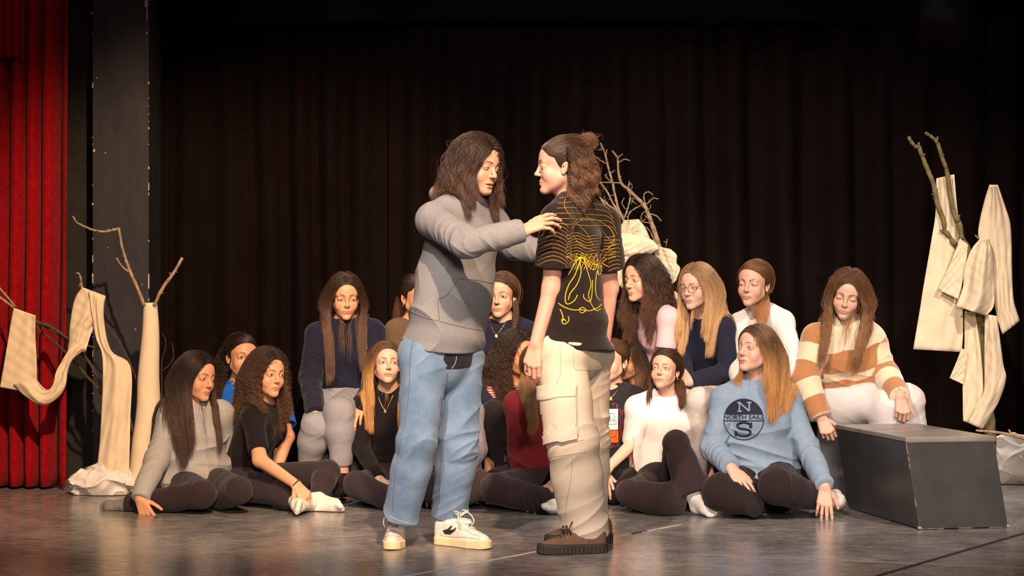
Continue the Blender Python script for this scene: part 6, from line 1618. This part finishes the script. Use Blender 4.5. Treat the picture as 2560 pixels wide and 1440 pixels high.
heap('white sheet crumpled on the floor behind the slanted box', at(2530, 1180, 11.0)*np.array([1, 1, 0])+np.array([0, 0, .12]), (.16, .13, .18), 33)
branch('bare brown branch lying over the white sheet at the right edge', [([(2440, 1076), (2500, 1082), (2560, 1096), (2640, 1118)], .005, .009), ([(2530, 1089), (2522, 1074)], .005, .004)], YR-.10, BARK)
# middle tree
YM = 10.85
tw = [([(70, 60), (100, 120), (120, 200), (140, 280), (165, 370), (185, 470), (215, 590), (260, 690), (330, 810)], .007, .012), ([(165, 120), (210, 185), (215, 280), (240, 385), (300, 440), (370, 510), (430, 570), (460, 640), (490, 720), (520, 810), (545, 900), (560, 1000), (590, 1100), (620, 1200), (640, 1330), (650, 1500), (665, 2800)], .007, .018),
  ([(0, 320), (60, 375), (120, 450), (165, 540), (240, 670)], .006, .009), ([(60, 500), (140, 570), (230, 640)], .007, .009), ([(75, 520), (150, 640), (215, 740)], .007, .009), ([(60, 380), (160, 380), (240, 385)], .004, .006), ([(250, 150), (225, 165), (210, 185)], .005, .005), ([(310, 200), (260, 192), (222, 215)], .005, .005), ([(30, 175), (80, 205), (125, 230)], .005, .005), ([(50, 115), (92, 105)], .004, .004), ([(120, 110), (115, 170)], .004, .004), ([(185, 280), (150, 310)], .004, .004), ([(110, 320), (130, 350), (165, 375)], .004, .005), ([(125, 310), (108, 330), (125, 350)], .003, .003), ([(305, 370), (298, 440), (312, 500), (290, 600), (265, 670)], .005, .007),
  ([(290, 400), (320, 390), (328, 420), (310, 445)], .003, .003), ([(500, 485), (470, 460), (430, 470), (425, 510), (440, 565)], .004, .006), ([(540, 515), (500, 510), (450, 555)], .004, .005), ([(415, 560), (340, 600), (302, 640), (290, 690)], .005, .006), ([(565, 695), (530, 655), (470, 635)], .004, .006), ([(400, 660), (420, 625), (460, 622)], .004, .004), ([(400, 660), (412, 700), (490, 712)], .004, .004), ([(605, 905), (615, 840)], .004, .003), ([(585, 860), (608, 872)], .003, .003), ([(262, 510), (245, 550), (275, 600)], .004, .004), ([(140, 520), (150, 490), (180, 485)], .003, .003), ([(300, 520), (340, 510), (320, 560)], .004, .003), ([(370, 560), (320, 525)], .003, .003), ([(100, 495), (110, 530), (130, 545)], .003, .003), ([(480, 560), (475, 590), (450, 600)], .003, .003), ([(430, 650), (470, 690)], .003, .003), ([(440, 680), (400, 700)], .003, .003), ([(550, 680), (570, 695)], .003, .003), ([(440, 740), (480, 790), (530, 915)], .004, .004)]
branch('bare spiky branch with many curled twigs above the pink T-shirt wearer', [(q4(a), b*.62, c*(.62 if c < .014 else 1)) for a, b, c in tw], YM, BARK)
cloth_obj('cream cloth bunched around the middle branch behind the black T-shirt', [dict(L=q4([(260, 690), (235, 740), (225, 800), (240, 830)]), R=q4([(380, 680), (430, 740), (470, 830), (480, 860)]), Y=YM-.02, fold=.03, nf=2.5, seed=14, bulge=.05),
  dict(L=q4([(230, 785), (215, 900), (205, 1050), (172, 1160)]), R=q4([(330, 800), (400, 950), (300, 1060), (250, 1250)]), Y=YM-.06, fold=.02, nf=1.2, seed=15, bulge=.03), dict(L=q4([(235, 790), (360, 815), (480, 845), (540, 900)]), R=q4([(215, 960), (330, 990), (450, 975), (545, 935)]), Y=YM-.08, fold=.018, nf=1.2, seed=16, bulge=.03)])
cloth_obj('cream cloth ruffle on the right side of the middle branch', [dict(L=q4([(530, 900), (510, 960), (570, 1060), (610, 1120), (630, 1235)]), R=q4([(640, 925), (692, 975), (690, 1040), (720, 1085), (690, 1180)]), Y=YM-.04, fold=.03, nf=1.8, seed=17, bulge=.03), dict(L=q4([(640, 1250), (620, 1340), (600, 1440)]), R=q4([(720, 1295), (712, 1370), (700, 1450)]), Y=YM-.06, fold=.02, nf=1.5, seed=18)])
